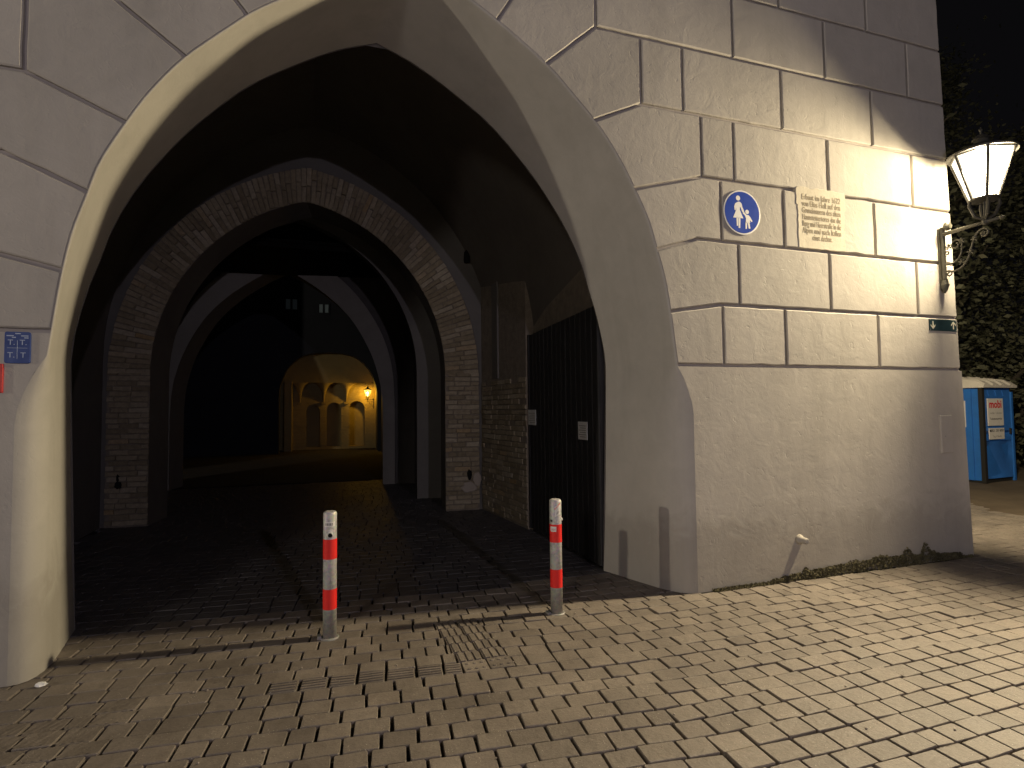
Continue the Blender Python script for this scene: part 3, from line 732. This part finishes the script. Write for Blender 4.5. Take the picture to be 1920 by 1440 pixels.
# ================================================================== SIGNS AND FITTINGS ON THE FACADE
def polyprism(parent, name, polys, c, y0, y1, m_):
    q = MB()
    for p in polys: q.prism([(c[0]+x, c[2]+z) for x, z in p], y0, y1, to3f)
    o = q.obj(name, m_, parent); return o
def circ(cx, cz, r, n=40): return [(cx+r*math.cos(2*math.pi*k/n), cz+r*math.sin(2*math.pi*k/n)) for k in range(n)]
sgn_ = tag(empty('pedestrian_sign', (.690, -.0035, 3.432)), 'round blue sign with a white woman and child walking hand in hand', 'traffic sign')
MB().lathe([(.2085, 0), (.210, .0015), (.210, .0035), (.207, .005)], n=64, ax='y').obj('sign_rim', M['signwhite'], sgn_)
MB().lathe([(.196, .0052), (.196, .0058), (.194, .0064)], n=64, ax='y').obj('blue_face', M['signblue'], sgn_)
wb = [(-.060, .090), (-.040, .099), (-.020, .096), (-.006, .083), (.002, .052), (.022, .012), (.012, .000), (-.002, .008), (-.019, .046), (-.024, .055), (-.028, .022), (.010, -.056), (-.106, -.056), (-.068, .018), (-.071, .050), (-.074, .012), (-.086, .018), (-.090, .050), (-.080, .076)]
cbp = [(.019, .009), (.047, -.018), (.071, -.018), (.089, -.036), (.114, -.073), (.103, -.081), (.084, -.062), (.088, -.089), (.059, -.096), (.035, -.094), (.041, -.052), (.028, -.026), (.002, -.004)]
pz = (0, 0, 0)
polyprism(sgn_, 'woman_figure', [wb, circ(-.044, .132, .0235, 24), [(-.068, -.053), (-.049, -.053), (-.052, -.130), (-.067, -.132)], [(-.045, -.053), (-.023, -.053), (-.029, -.149), (-.047, -.150)]], pz, -.0064, -.0072, M['signwhite'])
polyprism(sgn_, 'child_figure', [cbp, circ(.055, .011, .0205, 24), [(.032, -.090), (.052, -.090), (.047, -.150), (.032, -.152)], [(.058, -.090), (.079, -.090), (.087, -.144), (.069, -.147)]], pz, -.0064, -.0072, M['signwhite'])
m = MB(); m.box((-.02, 0, .06), (.02, .003, .10)); m.box((-.02, 0, -.10), (.02, .003, -.06)); m.obj('mount', M['galv'], sgn_)

pq = tag(empty('inscription_plaque', (1.655, -.0045, 3.46)), 'weathered yellowish stone plaque carved with old German lettering', 'plaque')
r_ = random.Random(3); pts = []
for x in np.linspace(-.30, .30, 16): pts.append((x+r_.uniform(-.006, .006), -.300+r_.uniform(-.004, .002)))
for z in np.linspace(-.28, .10, 10): pts.append((.300+r_.uniform(-.004, .003), z))
pts += [(.303, .11), (.318, .12)]
for z in np.linspace(.14, .25, 4): pts.append((.318+r_.uniform(-.004, .004), z))
pts += [(.312, .283), (.295, .298)]
for x in np.linspace(.26, -.30, 14): pts.append((x, .302+r_.uniform(-.012, .008)))
for z in np.linspace(.29, .13, 5): pts.append((-.316+r_.uniform(-.004, .006), z))
pts += [(-.298, .118)]
for z in np.linspace(.10, -.29, 10): pts.append((-.300+r_.uniform(-.003, .006), z))
MB().prism(pts, .034, 0, to3f, .004).obj('stone_slab', M['plaque'], pq)
LINES = ['Erbaut im Jahre 1622', 'von Elias Holl auf den', 'Grundmauern des alten', 'Haunstettertores das die', 'Burg und Heerstraße in die', 'Alpen und nach Italien', 'einst deckte.']
for k, s in enumerate(LINES):
    o = text('carved_line', s, .080, M['carve'], pq, (0, -.0012, .205-.066*k), sx=.62, offset=.0006, extrude=.0006, align='CENTER')
    bb = max(v.co.x for v in o.data.vertices)-min(v.co.x for v in o.data.vertices)
    if k < 6: o.scale.x = .49/bb
ds = tag(empty('direction_sign', (3.288, -.006, 2.472)), 'small dark strip sign with a down arrow and an up arrow', 'sign')
MB().box((-.207, 0, -.062), (.207, .012, .062)).obj('sign_plate', M['teal'], ds)
def arrow(x, up_):
    s = 1 if up_ else -1; return [[(x-.006, -s*.040), (x+.006, -s*.040), (x+.006, s*.036), (x-.006, s*.036)], [(x, s*.046), (x+.034, s*.012), (x+.034, -s*.004), (x, s*.030)], [(x, s*.046), (x, s*.030), (x-.034, -s*.004), (x-.034, s*.012)]]
polyprism(ds, 'down_arrow', arrow(-.155, False), pz, .0, -.0016, M['cream']); polyprism(ds, 'up_arrow', arrow(.155, True), pz, .0, -.0016, M['cream'])
m = MB()
for x in (-.195, .195):
    for z in (-.05, .05): m.lathe([(.005, 0), (.005, .002), (.003, .003)], (x, 0, z), 8, ax='y')
m.obj('screw', M['galv'], ds)
bs = tag(empty('information_sign', (-4.787, -.010, 2.034)), 'small blue plate with pale T letters in four fields left of the arch', 'sign')
m = MB(); rc = [(x+.012*math.cos(a), z+.012*math.sin(a)) for (x, z, a0) in ((.053, .085, 0), (-.053, .085, 90), (-.053, -.085, 180), (.053, -.085, 270)) for a in [rad(a0+q) for q in (0, 30, 60, 90)]]
m.prism(rc, .010, 0, to3f, .001).obj('sign_plate', M['infoblue'], bs)
for x, z, b_ in ((-.030, .030, 'T.'), (.030, .030, 'T.'), (-.030, -.048, 'T.'), (.030, -.048, 'T')):
    text('letter', b_, .046, M['infotext'], bs, (x, -.0008, z), align='CENTER', extrude=.0004)
m = MB()
for x0, x1, z in ((-.012, .016, .086), (-.055, -.020, .072), (.018, .055, .072), (-.028, -.008, .062), (.034, .055, .060)): m.box((x0, -.0012, z-.003), (x1, 0.0002, z+.003))
m.box((-.001, -.0010, -.07), (.001, .0002, .045)); m.box((-.05, -.0010, -.004), (.05, .0002, -.002)); m.obj('small_print', M['infotext'], bs)
rs = tag(empty('red_framed_sign', (-4.99, -.012, 1.845)), 'red rimmed white sign cut by the left edge beside the blue plate', 'sign')
MB().prism([(-.135, -.088), (.135, -.088), (.135, .088), (-.135, .088)], .012, 0, to3f, .003).obj('rim', M['redrim'], rs)
MB().prism([(-.108, -.065), (.108, -.065), (.108, .065), (-.108, .065)], .0002, -.0015, to3f).obj('face', M['signwhite'], rs)
ap = tag(empty('access_panel', (3.256, -.020, 1.31)), 'narrow plastered access cover set flush in the lower wall', 'wall panel')
MB().prism([(-.092, -.20), (.085, -.20), (.082, .20), (-.092, .20)], .020, 0, to3f, .008).obj('cover', M['plinth'], ap)
MB().lathe([(.006, 0), (.006, .003), (.003, .004)], (-.03, 0, -.02), 10, ax='y').obj('screw', M['greyink'], ap)
pg = tag(empty('wall_peg', (1.243, 0, .372)), 'short plastered pipe stub sticking out low on the wall', 'pipe stub')
m = MB(); m.lathe([(.050, -.004), (.040, .02), (.030, .035), (.028, .085), (.024, .092), (.018, .093)], (0, 0, 0), 16, ax='y'); m.obj('pipe', M['plinth'], pg, smooth=True)
MB().lathe([(.017, .0935), (.016, .0945)], (0, 0, 0), 14, ax='y').obj('pipe_end', M['greyink'], pg)

# ================================================================== BOLLARDS
def bollard(loc, label, rz):
    t = tag(empty('bollard', loc, rz), label, 'bollard', 'steel bollards in the gateway')
    R_ = .0475
    MB().lathe([(R_, .0), (R_, .885), (R_-.004, .894), (R_-.016, .900), (.004, .902)], n=32).obj('post', M['galv'], t, smooth=False)
    for p in t.children[0].data.polygons: p.use_smooth = abs(p.normal.z) < .3
    for z0, z1 in ((.207, .350), (.562, .704)):
        o = MB().lathe([(R_+.0012, z0), (R_+.0012, z1)], n=32, cap=False).obj('red_band', M['red'], t, smooth=True)
    MB().lathe([(.066, -.012), (.066, .004), (.061, .008), (R_+.0005, .008)], n=28, cap=False).obj('foot_ring', M['galv'], t)
    return t, R_
def sticker(t, R_, a0, a1, z0, z1, m_, name='sticker', skew=0):
    q = MB(); n = 8
    q.loft([[((R_+.0022)*math.cos(a0+(a1-a0)*k/n), (R_+.0022)*math.sin(a0+(a1-a0)*k/n), z+skew*k/n) for k in range(n+1)] for z in (z0, z1)]); return q.obj(name, m_, t, smooth=True)
bl, R_ = bollard((-2.957, .105, 0), 'red banded steel bollard with a black lock, standing mid gateway', 0)
f = rad(-90)
sticker(bl, R_, f-.95, f+.75, .795, .830, M['white'])
q = MB()
for k in range(5): q.loft([[((R_+.0028)*math.cos(f-.65+.22*k+d), (R_+.0028)*math.sin(f-.65+.22*k+d), z) for d in (0, .10)] for z in (.803, .821)])
q.obj('sticker_print', M['ink'], bl)
sticker(bl, R_, f-.25, f+.35, .752, .776, M['white'])
m = MB(); m.lathe([(.021, .040), (.021, .052), (.017, .055)], (0, 0, .735), 20, ax='y'); m.obj('lock_ring', M['galv'], bl)
MB().lathe([(.015, .050), (.015, .0565), (.008, .057)], (0, 0, .735), 16, ax='y').obj('lock', M['black'], bl)
MB().box((-.085, -.02, -.004), (-.058, .03, .022)).obj('hinge_lug', M['galv'], bl)
br, R_ = bollard((-1.237, -.009, 0), 'red banded steel bollard with torn stickers, nearer the right jamb', 0)
g_ = rad(-90)-YAW*0+rad(-22)
sticker(br, R_, g_-.10, g_+.85, .765, .845, M['white'], skew=.02)
sticker(br, R_, g_-.15, g_+.85, .818, .830, M['red'], skew=.045)
q = MB()
for k in range(3): q.loft([[((R_+.0030)*math.cos(g_+.2+.14*k+d), (R_+.0030)*math.sin(g_+.2+.14*k+d), z) for d in (0, .07)] for z in (.782+.006*k, .80+.006*k)])
q.obj('sticker_print', M['greyink'], br)
sticker(br, R_, g_-.95, g_+.10, .648, .688, M['white'])
q = MB()
for k in range(4): q.loft([[((R_+.0030)*math.cos(g_-.75+.2*k+d), (R_+.0030)*math.sin(g_-.75+.2*k+d), z) for d in (0, .07)] for z in (.655, .672)])
q.obj('sticker_print', M['redink'], br)
sticker(br, R_, g_-1.0, g_-.55, .725, .742, M['ink'])
MB().lathe([(.012, .044), (.014, .055), (.006, .060)], (0, 0, .735), 12, ax='x').obj('lock', M['signwhite'], br)
MB().box((-.085, -.02, -.004), (-.058, .03, .018)).obj('hinge_lug', M['galv'], br)

# ================================================================== PORTABLE TOILET
al_ = rad(5)
pt = tag(empty('portable_toilet', (9.76, 3.66, 0), al_), 'blue plastic portable toilet with a ribbed pale roof behind the tower', 'portable toilet')
W_, D_, H_ = 1.10, 1.15, 2.0
MB().box((.03, .03, -.02), (W_-.03, D_, .10)).obj('skid', M['darkiron'], pt)
m = MB()
for k in range(8):   # ribbed left side
    y0 = .06+k*(D_-.08)/8; m.box((-.0 if k % 2 else .018, y0, .06), (.05, y0+(D_-.08)/8-.004, H_-.03))
m.obj('side_panel', M['toiletblue'], pt)
m = MB(); m.box((.03, .035, .06), (W_-.02, D_-.03, H_-.04)); m.obj('cabin', M['toiletblue'], pt)
MB().box((-.02, -.02, .02), (.06, .055, H_-.02)).obj('corner_post', M['darkiron'], pt)
MB().box((W_-.06, -.012, .02), (W_, .055, H_-.12)).obj('corner_post', M['toiletblue'], pt)
dr = MB()   # front: frame, upper panel with relief, lower dished panel
def dished(x0, x1, z0, z1, y, dep, n=9):
    rows = []
    for i in range(n):
        v = i/(n-1); row = []
        for j in range(n):
            u = j/(n-1); e = min(u, 1-u, v, 1-v); f_ = min(1, e/.13); f_ = f_*f_*(3-2*f_)
            row.append((x0+(x1-x0)*u, y+dep*f_+.03*math.sin(u*5+v*3)*f_*(1 if dep > .02 else 0), z0+(z1-z0)*v))
        rows.append(row)
    return rows
dr.loft(dished(.07, W_-.10, .10, .86, .0, .045)); dr.loft(dished(.07, W_-.10, .875, 1.06, .0, .03)); dr.loft(dished(.07, W_-.10, 1.07, H_-.08, .0, .012))
o = dr.obj('door', M['toiletdoor'], pt, smooth=True)
MB().box((W_-.17, -.03, 1.0), (W_-.13, -.002, 1.12)).obj('handle', M['darkiron'], o)
for k in range(3): MB().prism([(.20+.26*k, H_-.09), (.27+.26*k, H_-.09), (.262+.26*k, H_-.20), (.25+.26*k, H_-.22)], .004, -.008, to3f).obj('vent_rib', M['toiletdoor'], o)
lb = MB().box((.17, -.014, 1.18), (.72, .0, 1.74)).obj('label_plate', M['label'], pt)
text('lettering', 'mobi', .22, M['redink'], lb, (.445, -.0155, 1.615), align='CENTER', offset=.006)
text('lettering', 'mobile Toiletten', .062, M['greyink'], lb, (.445, -.0155, 1.44), align='CENTER')
text('lettering', 'Toilettenservice', .066, M['ink'], lb, (.445, -.0155, 1.32), align='CENTER')
lb2 = MB().box((.19, -.012, .90), (.73, .0, 1.13)).obj('label_plate', M['label'], pt)
text('lettering', '0821 297 8007', .078, M['ink'], lb2, (.48, -.0135, 1.075), align='CENTER')
MB().lathe([(.025, 0), (.025, .002)], (.235, -.012, 1.075), 14, ax='y').obj('phone_dot', M['ink'], lb2)
text('lettering', 'Tag + Nacht', .062, M['greyink'], lb2, (.46, -.0135, .96), align='CENTER')
MB().box((-.014, .30, 1.15), (.0, .62, 1.70)).obj('label_plate', M['label'], pt)
m = MB(); rows = []
for k in range(25):
    u = -.06+(W_+.12)*k/24; rib = .035 if (k % 6) in (1, 2) else 0
    rows.append([(u, -.07, H_-.035), (u, -.075, H_+.005+rib), (u, .05, H_+.10+rib), (u, .55, H_+.19+rib), (u, D_+.05, H_+.14+rib), (u, D_+.05, H_-.03)])
m.loft(rows); m.f.append(tuple(range(6))); m.f.append(tuple(24*6+k for k in range(6))); m.obj('roof', M['toiletroof'], pt)

# ================================================================== GROUND, PAVING
def sheet(name, x0, x1, y0, y1, z, m_, n=1):
    q = MB(); q.add([(x0, y0, z), (x1, y0, z), (x1, y1, z), (x0, y1, z)], [(0, 1, 2, 3)]); return tag(q.obj(name, m_), None, None, None, 'structure')
sheet('ground', -150, 150, -150, 150, -.06, M['earth'])
pave = tag(sheet('pavement', -9, 8.2, -7, 20.2, -.030, M['joint']), None, None, None, 'structure')
sheet('courtyard_paving', -9.4, -.76, 9.75, 21.7, -.008, M['earth'])
# bare soil round the toilet: gently uneven
q = MB(); rows = []
for i in range(40):
    x = 6.6+i*.62; rows.append([(x, .4+j*.62, -.03+.05*min(1, max(0, (x-6.9)/1.2))+.025*math.sin(x*1.7+j)*math.cos(j*1.3+x*.4)) for j in range(28)])
q.loft(rows); tag(q.obj('soil', M['soil'], smooth=True), None, None, None, 'structure')
def sett_variant(rib=None):
    j = lambda a: float(rng.uniform(-a, a)); q = MB()
    base = []
    cr = .028
    for sx, sy in ((-1, -1), (1, -1), (1, 1), (-1, 1)):
        jx, jy = j(.018), j(.022); c = cr+abs(j(.03))
        a = (sx*.5+jx, sy*.5*(1)+jy)
        p1 = (a[0], a[1]-sy*c) ; p2 = (a[0]-sx*c*.75, a[1])
        base += [p1, p2] if sx*sy < 0 else [p2, p1]
    # order counter-clockwise
    base.sort(key=lambda p: math.atan2(p[1], p[0]))
    z = [j(.0012) for _ in base]
    top = [(x*.962, y*.950, -.0005+z[k]) for k, (x, y) in enumerate(base)]; mid = [(x*.992, y*.990, -.0045) for x, y in base]; bot = [(x, y, -.055) for x, y in base]
    q.loft([bot, mid, top], True); q.f.append(tuple(16+k for k in range(8)))
    if rib == 'x':
        for k in range(4):
            y = -.33+.22*k; q.box((-.44, y-.055, -.003), (.44, y+.055, .0055))
    if rib == 'y':
        for k in range(3):
            x = -.31+.31*k; q.box((x-.095, -.48, -.003), (x+.095, .48, .0055))
    if rib == 'dot':
        for a in (-.3, 0, .3):
            for b in (-.25, .25): q.lathe([(.085, -.002), (.07, .005), (.03, .006)], (a, b, 0), 6)
    if rib == 'd':
        for k in range(4):
            c = -.36+.24*k; q.add([(c-.16, -.45, .004), (c-.08, -.45, .004), (c+.24, .45, .004), (c+.16, .45, .004)], [(0, 1, 2, 3)])
    return q
SV = [sett_variant() for _ in range(14)]; SVM = [s.mesh('sett', M['sett']) for s in SV]
RV = {k: [sett_variant(k) for _ in range(2)] for k in ('x', 'y', 'dot', 'd')}; RVM = {k: [s.mesh('ribbed_sett', M['sett']) for s in v] for k, v in RV.items()}
def gx(x):   # rows bend: they fall away a little on the left
    if x < -1.2: return -.10*(x+1.2)+.035
    if x < .6: t = (x+1.2)/1.8; return .035-.10*1.8*(t-t*t/2)+.0*t if False else .035*(1-t)**2
    return 0.0
def gslope(x): return (gx(x+.01)-gx(x-.01))/.02
stones = []
y = -6.6; row = 0
yy = []
while y < 9.6:
    h = float(rng.uniform(.128, .152)); yy.append((y, h)); y += h
for row, (y, h) in enumerate(yy):
    inside = y > -.05
    x = -8.6+float(rng.uniform(0, .18)); 
    while x < 8.0:
        L = float(np.clip(rng.normal(.178, .017), .12, .225))
        if rng.random() < .03: L *= .62
        cx_, cy_ = x+L/2, y+h/2+gx(x+L/2)
        x += L
        if cy_ > 9.5: continue
        # keep out of walls
        if cy_ > .10 and cy_ < 5.3 and (cx_ > (.06 if cy_ < .95 else -.22) or cx_ < (-4.92 if cy_ < .9 else -6.0)):
            if not (cx_ > 3.75): continue
        if cy_ > .02 and cy_ <= .10 and (cx_ > .12 and cx_ < 3.6 or cx_ < -4.95): continue
        if cy_ >= 5.3 and (cx_ > -.8 or cx_ < -6.4): 
            if not (cx_ > 3.75 and cy_ < 6): continue
        if cx_ > 6.9+.25*math.sin(cy_*3.1): continue
        if cy_ > 4 and cx_ > 3.7: continue
        stones.append((cx_, cy_, L, h))
PATCH = []; PX0, PW = -2.205, .165
for (y, h) in yy:
    ym = y+h/2+gx(-2.04)
    if -.80 < ym < .05:
        p0 = PX0+.045*(-ym/.8); p1 = p0+2*PW
        for c_i in range(2): PATCH.append((p0+PW*(c_i+.5), ym, PW, h, 'dot' if ym < -.64 else 'y'))
        keep = []
        for q in stones:
            if abs(q[1]-y-h/2-gx(q[0])) > .001 or q[0]+q[2]/2 < p0 or q[0]-q[2]/2 > p1: keep.append(q); continue
            if p0-(q[0]-q[2]/2) > .022: keep.append(((q[0]-q[2]/2+p0)/2, q[1], p0-(q[0]-q[2]/2), q[3]))
            if q[0]+q[2]/2-p1 > .022: keep.append(((q[0]+q[2]/2+p1)/2, q[1], q[0]+q[2]/2-p1, q[3]))
        stones = keep
def area_px(s):
    cx_, cy_, L, h = s
    px, py, d = project((cx_, cy_, 0))
    if d < .3 or px < -20 or px > 1940 or py < 0 or py > 1460: return 0
    return L*h/d**3*FPX*FPX*1.5
rib_of = {}
for i, s in enumerate(stones):
    cx_, cy_ = s[0], s[1]
    if -3.35 < cx_ <= -2.20 and -.80-(cx_+2.2)*.09 < cy_ < -.60-(cx_+2.2)*.09: rib_of[i] = 'x'
    elif -4.60 < cx_ < -4.02 and -1.0 < cy_ < -.48: rib_of[i] = 'd'
vis = sorted([i for i in range(len(stones)) if i not in rib_of], key=lambda i: -area_px(stones[i]))
single = set(i for i in vis[:300] if area_px(stones[i]) > 0)
for px_, py_, L, h, kd in PATCH:
    o = link('ribbed_sett', RVM[kd][0], pave); o.location = (px_, py_, .001); o.rotation_euler = (0, 0, rad(-2)); o.scale = (L-.004, h-.003, 1)
V_all = []; F_all = []; off = 0; V_in = []; F_in = []; off_in = 0
for i, (cx_, cy_, L, h) in enumerate(stones):
    gapx, gapy = float(rng.uniform(.0075, .014)), float(rng.uniform(.0050, .0085))
    if cx_ < -2.0: gapx += float(rng.uniform(.0, .005))
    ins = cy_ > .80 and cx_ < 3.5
    ang = math.atan(gslope(cx_))+float(rng.normal(0, .012)); z = float(rng.normal(0, .0022)); tx, ty = float(rng.normal(0, .009)), float(rng.normal(0, .011))
    if ins: gapx *= .5; gapy *= .6; z *= .3; tx *= .25; ty *= .3
    sx, sy = L-gapx, h-gapy
    if i in rib_of or i in single:
        if i in rib_of: o = link('ribbed_sett', RVM[rib_of[i]][i % 2], pave)
        else: o = link('sett', SVM[int(rng.integers(14))], pave)
        o.location = (cx_, cy_, z); o.rotation_euler = (tx, ty, ang); o.scale = (sx, sy, 1)
    else:
        sv = SV[int(rng.integers(14))]; v = np.array(sv.v)*np.array([sx, sy, 1]); c, s_ = math.cos(ang), math.sin(ang)
        v[:, 2] += v[:, 1]*tx-v[:, 0]*ty
        r = np.c_[v[:, 0]*c-v[:, 1]*s_+cx_, v[:, 0]*s_+v[:, 1]*c+cy_, v[:, 2]+z]
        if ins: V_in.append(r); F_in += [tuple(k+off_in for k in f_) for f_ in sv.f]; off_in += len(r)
        else: V_all.append(r); F_all += [tuple(k+off for k in f_) for f_ in sv.f]; off += len(r)
me = bpy.data.meshes.new('sett_field'); me.from_pydata(np.concatenate(V_all).tolist(), [], F_all); me.materials.append(M['sett'])
tag(link('sett_field', me, pave), kind='stuff')
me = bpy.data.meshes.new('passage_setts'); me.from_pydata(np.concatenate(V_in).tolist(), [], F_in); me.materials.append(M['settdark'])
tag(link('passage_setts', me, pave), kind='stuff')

# moss and weeds along the foot of the wall
q = MB(); r_ = random.Random(11)
def mh(x):
    h = .02+.05*max(0, math.sin((x-.9)*1.15))**.7 if .9 < x < 3.4 else .015
    for c, a, s in ((1.30, .07, .05), (1.9, .08, .18), (2.25, .09, .25), (2.62, .12, .10), (2.88, .14, .09), (2.98, .08, .06)): h = max(h, a*math.exp(-((x-c)/s)**2))
    return h*1.5
for k in range(5200):
    x = r_.uniform(.25, 3.55)
    if r_.random() > (.18+.82*min(1, mh(x)/.06)): continue
    h = mh(x)*r_.random()**.8; s = r_.uniform(.006, .017); y = -r_.uniform(.002, .016+.02*(1-h/.15)); a = r_.uniform(0, 6.28); b = r_.uniform(-.9, .9)
    d = Vector((math.cos(a)*s, -abs(math.sin(b))*s*.6, math.sin(a)*s)); e = Vector((-math.sin(a)*s*.7, -s*.4, math.cos(a)*s*.7)); c = Vector((x, y, max(.004, h)))
    q.add([c-d, c-e*.6, c+d, c+e], [(0, 1, 2, 3)])
tag(q.obj('moss', M['moss'], recalc=False), None, None, None, 'stuff')
# grit on the paving
q = MB(); r_ = random.Random(21)
for k in range(60):
    x, y = r_.uniform(-4.2, 3.4), r_.uniform(-2.3, -.05); s_ = r_.uniform(.003, .008)
    q.lathe([(s_*.6, -.002), (s_, s_*.4), (s_*.5, s_*r_.uniform(.7, 1.1))], (x, y, .001), 5)
tag(q.obj('grit', M['stone'], recalc=False), None, None, None, 'stuff')
# a small white lump added for the pale spot at the left jamb
sp = MB(); r_ = random.Random(5)
rows = []
for i in range(7):
    th = math.pi*i/6; rows.append([(.055*math.sin(th)*math.cos(a)*r_.uniform(.7, 1.2), .04*math.sin(th)*math.sin(a)*r_.uniform(.7, 1.2), .022+.022*math.cos(th)*r_.uniform(.8, 1.2)) for a in np.linspace(0, 2*math.pi, 9)[:-1]])
sp.loft(rows, True); o = sp.obj('white_lump', M['signwhite']); o.location = (-4.60, -.07, 0); o.scale = (.6, .6, .6); tag(o, 'small white lump lying at the foot of the left jamb', 'litter')

# ================================================================== TREES
def tree(loc, h, rcrown, nclump, seed, label, lean=0):
    r_ = random.Random(seed); t = tag(empty('leafy_tree', loc), label, 'tree', 'trees behind the tower')
    m = MB(); pts = [(lean*k/6+r_.uniform(-.08, .08)*k/6, r_.uniform(-.1, .1)*k/6, h*.75*k/6) for k in range(7)]
    m.tube(pts, [.20*(1-.12*k) for k in range(7)], 10)
    for k in range(9):
        a = r_.uniform(0, 6.28); z0 = h*r_.uniform(.25, .65); L = rcrown*r_.uniform(.6, .95)
        m.tube([(lean*z0/h, 0, z0), (lean*z0/h+L*.5*math.cos(a), L*.5*math.sin(a), z0+L*.35), (lean*z0/h+L*math.cos(a), L*math.sin(a), z0+L*.55)], [.07, .045, .015], 6)
    m.obj('trunk', M['bark'], t)
    m = MB()
    for k in range(nclump):
        th = r_.uniform(0, 6.28); u = r_.random()**.45; zz = r_.uniform(.06, 1.0); prof = math.sin(min(1, zz*1.05+.12)*math.pi)**.6
        c = Vector((u*rcrown*prof*math.cos(th)+lean*zz, u*rcrown*prof*math.sin(th), h*zz))
        cs = r_.uniform(.16, .55)
        for q in range(r_.randint(16, 30)):
            p = c+Vector((r_.gauss(0, cs), r_.gauss(0, cs), r_.gauss(0, cs*.7))); s = r_.uniform(.07, .17)
            d = Vector((r_.uniform(-1, 1), r_.uniform(-1, 1), r_.uniform(-.8, .4))).normalized(); e = d.orthogonal().normalized(); e = (e+d.cross(e)*r_.uniform(-1, 1)).normalized()
            m.add([p, p+d*s*.5+e*s*.34, p+d*s*1.15, p+d*s*.5-e*s*.34], [(0, 1, 2, 3)])
    m.obj('crown', M['leaf'], t, recalc=False); return t
tree((13.6, 6.9, 0), 11.5, 3.1, 760, 1, 'broad dark leafy tree rising behind the blue portable toilet')
tree((17.6, 6.6, 0), 10, 3.0, 600, 2, 'dark leafy tree furthest to the right past the toilet')
tree((10.6, 8.6, 0), 12.5, 3.2, 800, 3, 'tall dark tree right behind the tower corner and lantern')
tree((15.4, 10.2, 0), 12.0, 3.4, 700, 4, 'dark leafy tree standing deeper behind the other trees')
tree((9.2, 6.2, 0), 12.5, 2.7, 560, 6, 'near dark leafy tree overhanging behind the lantern', lean=-.3)
tree((13.3, 5.3, 0), 3.2, 1.5, 150, 5, 'low dark bush close behind the portable toilet roof')
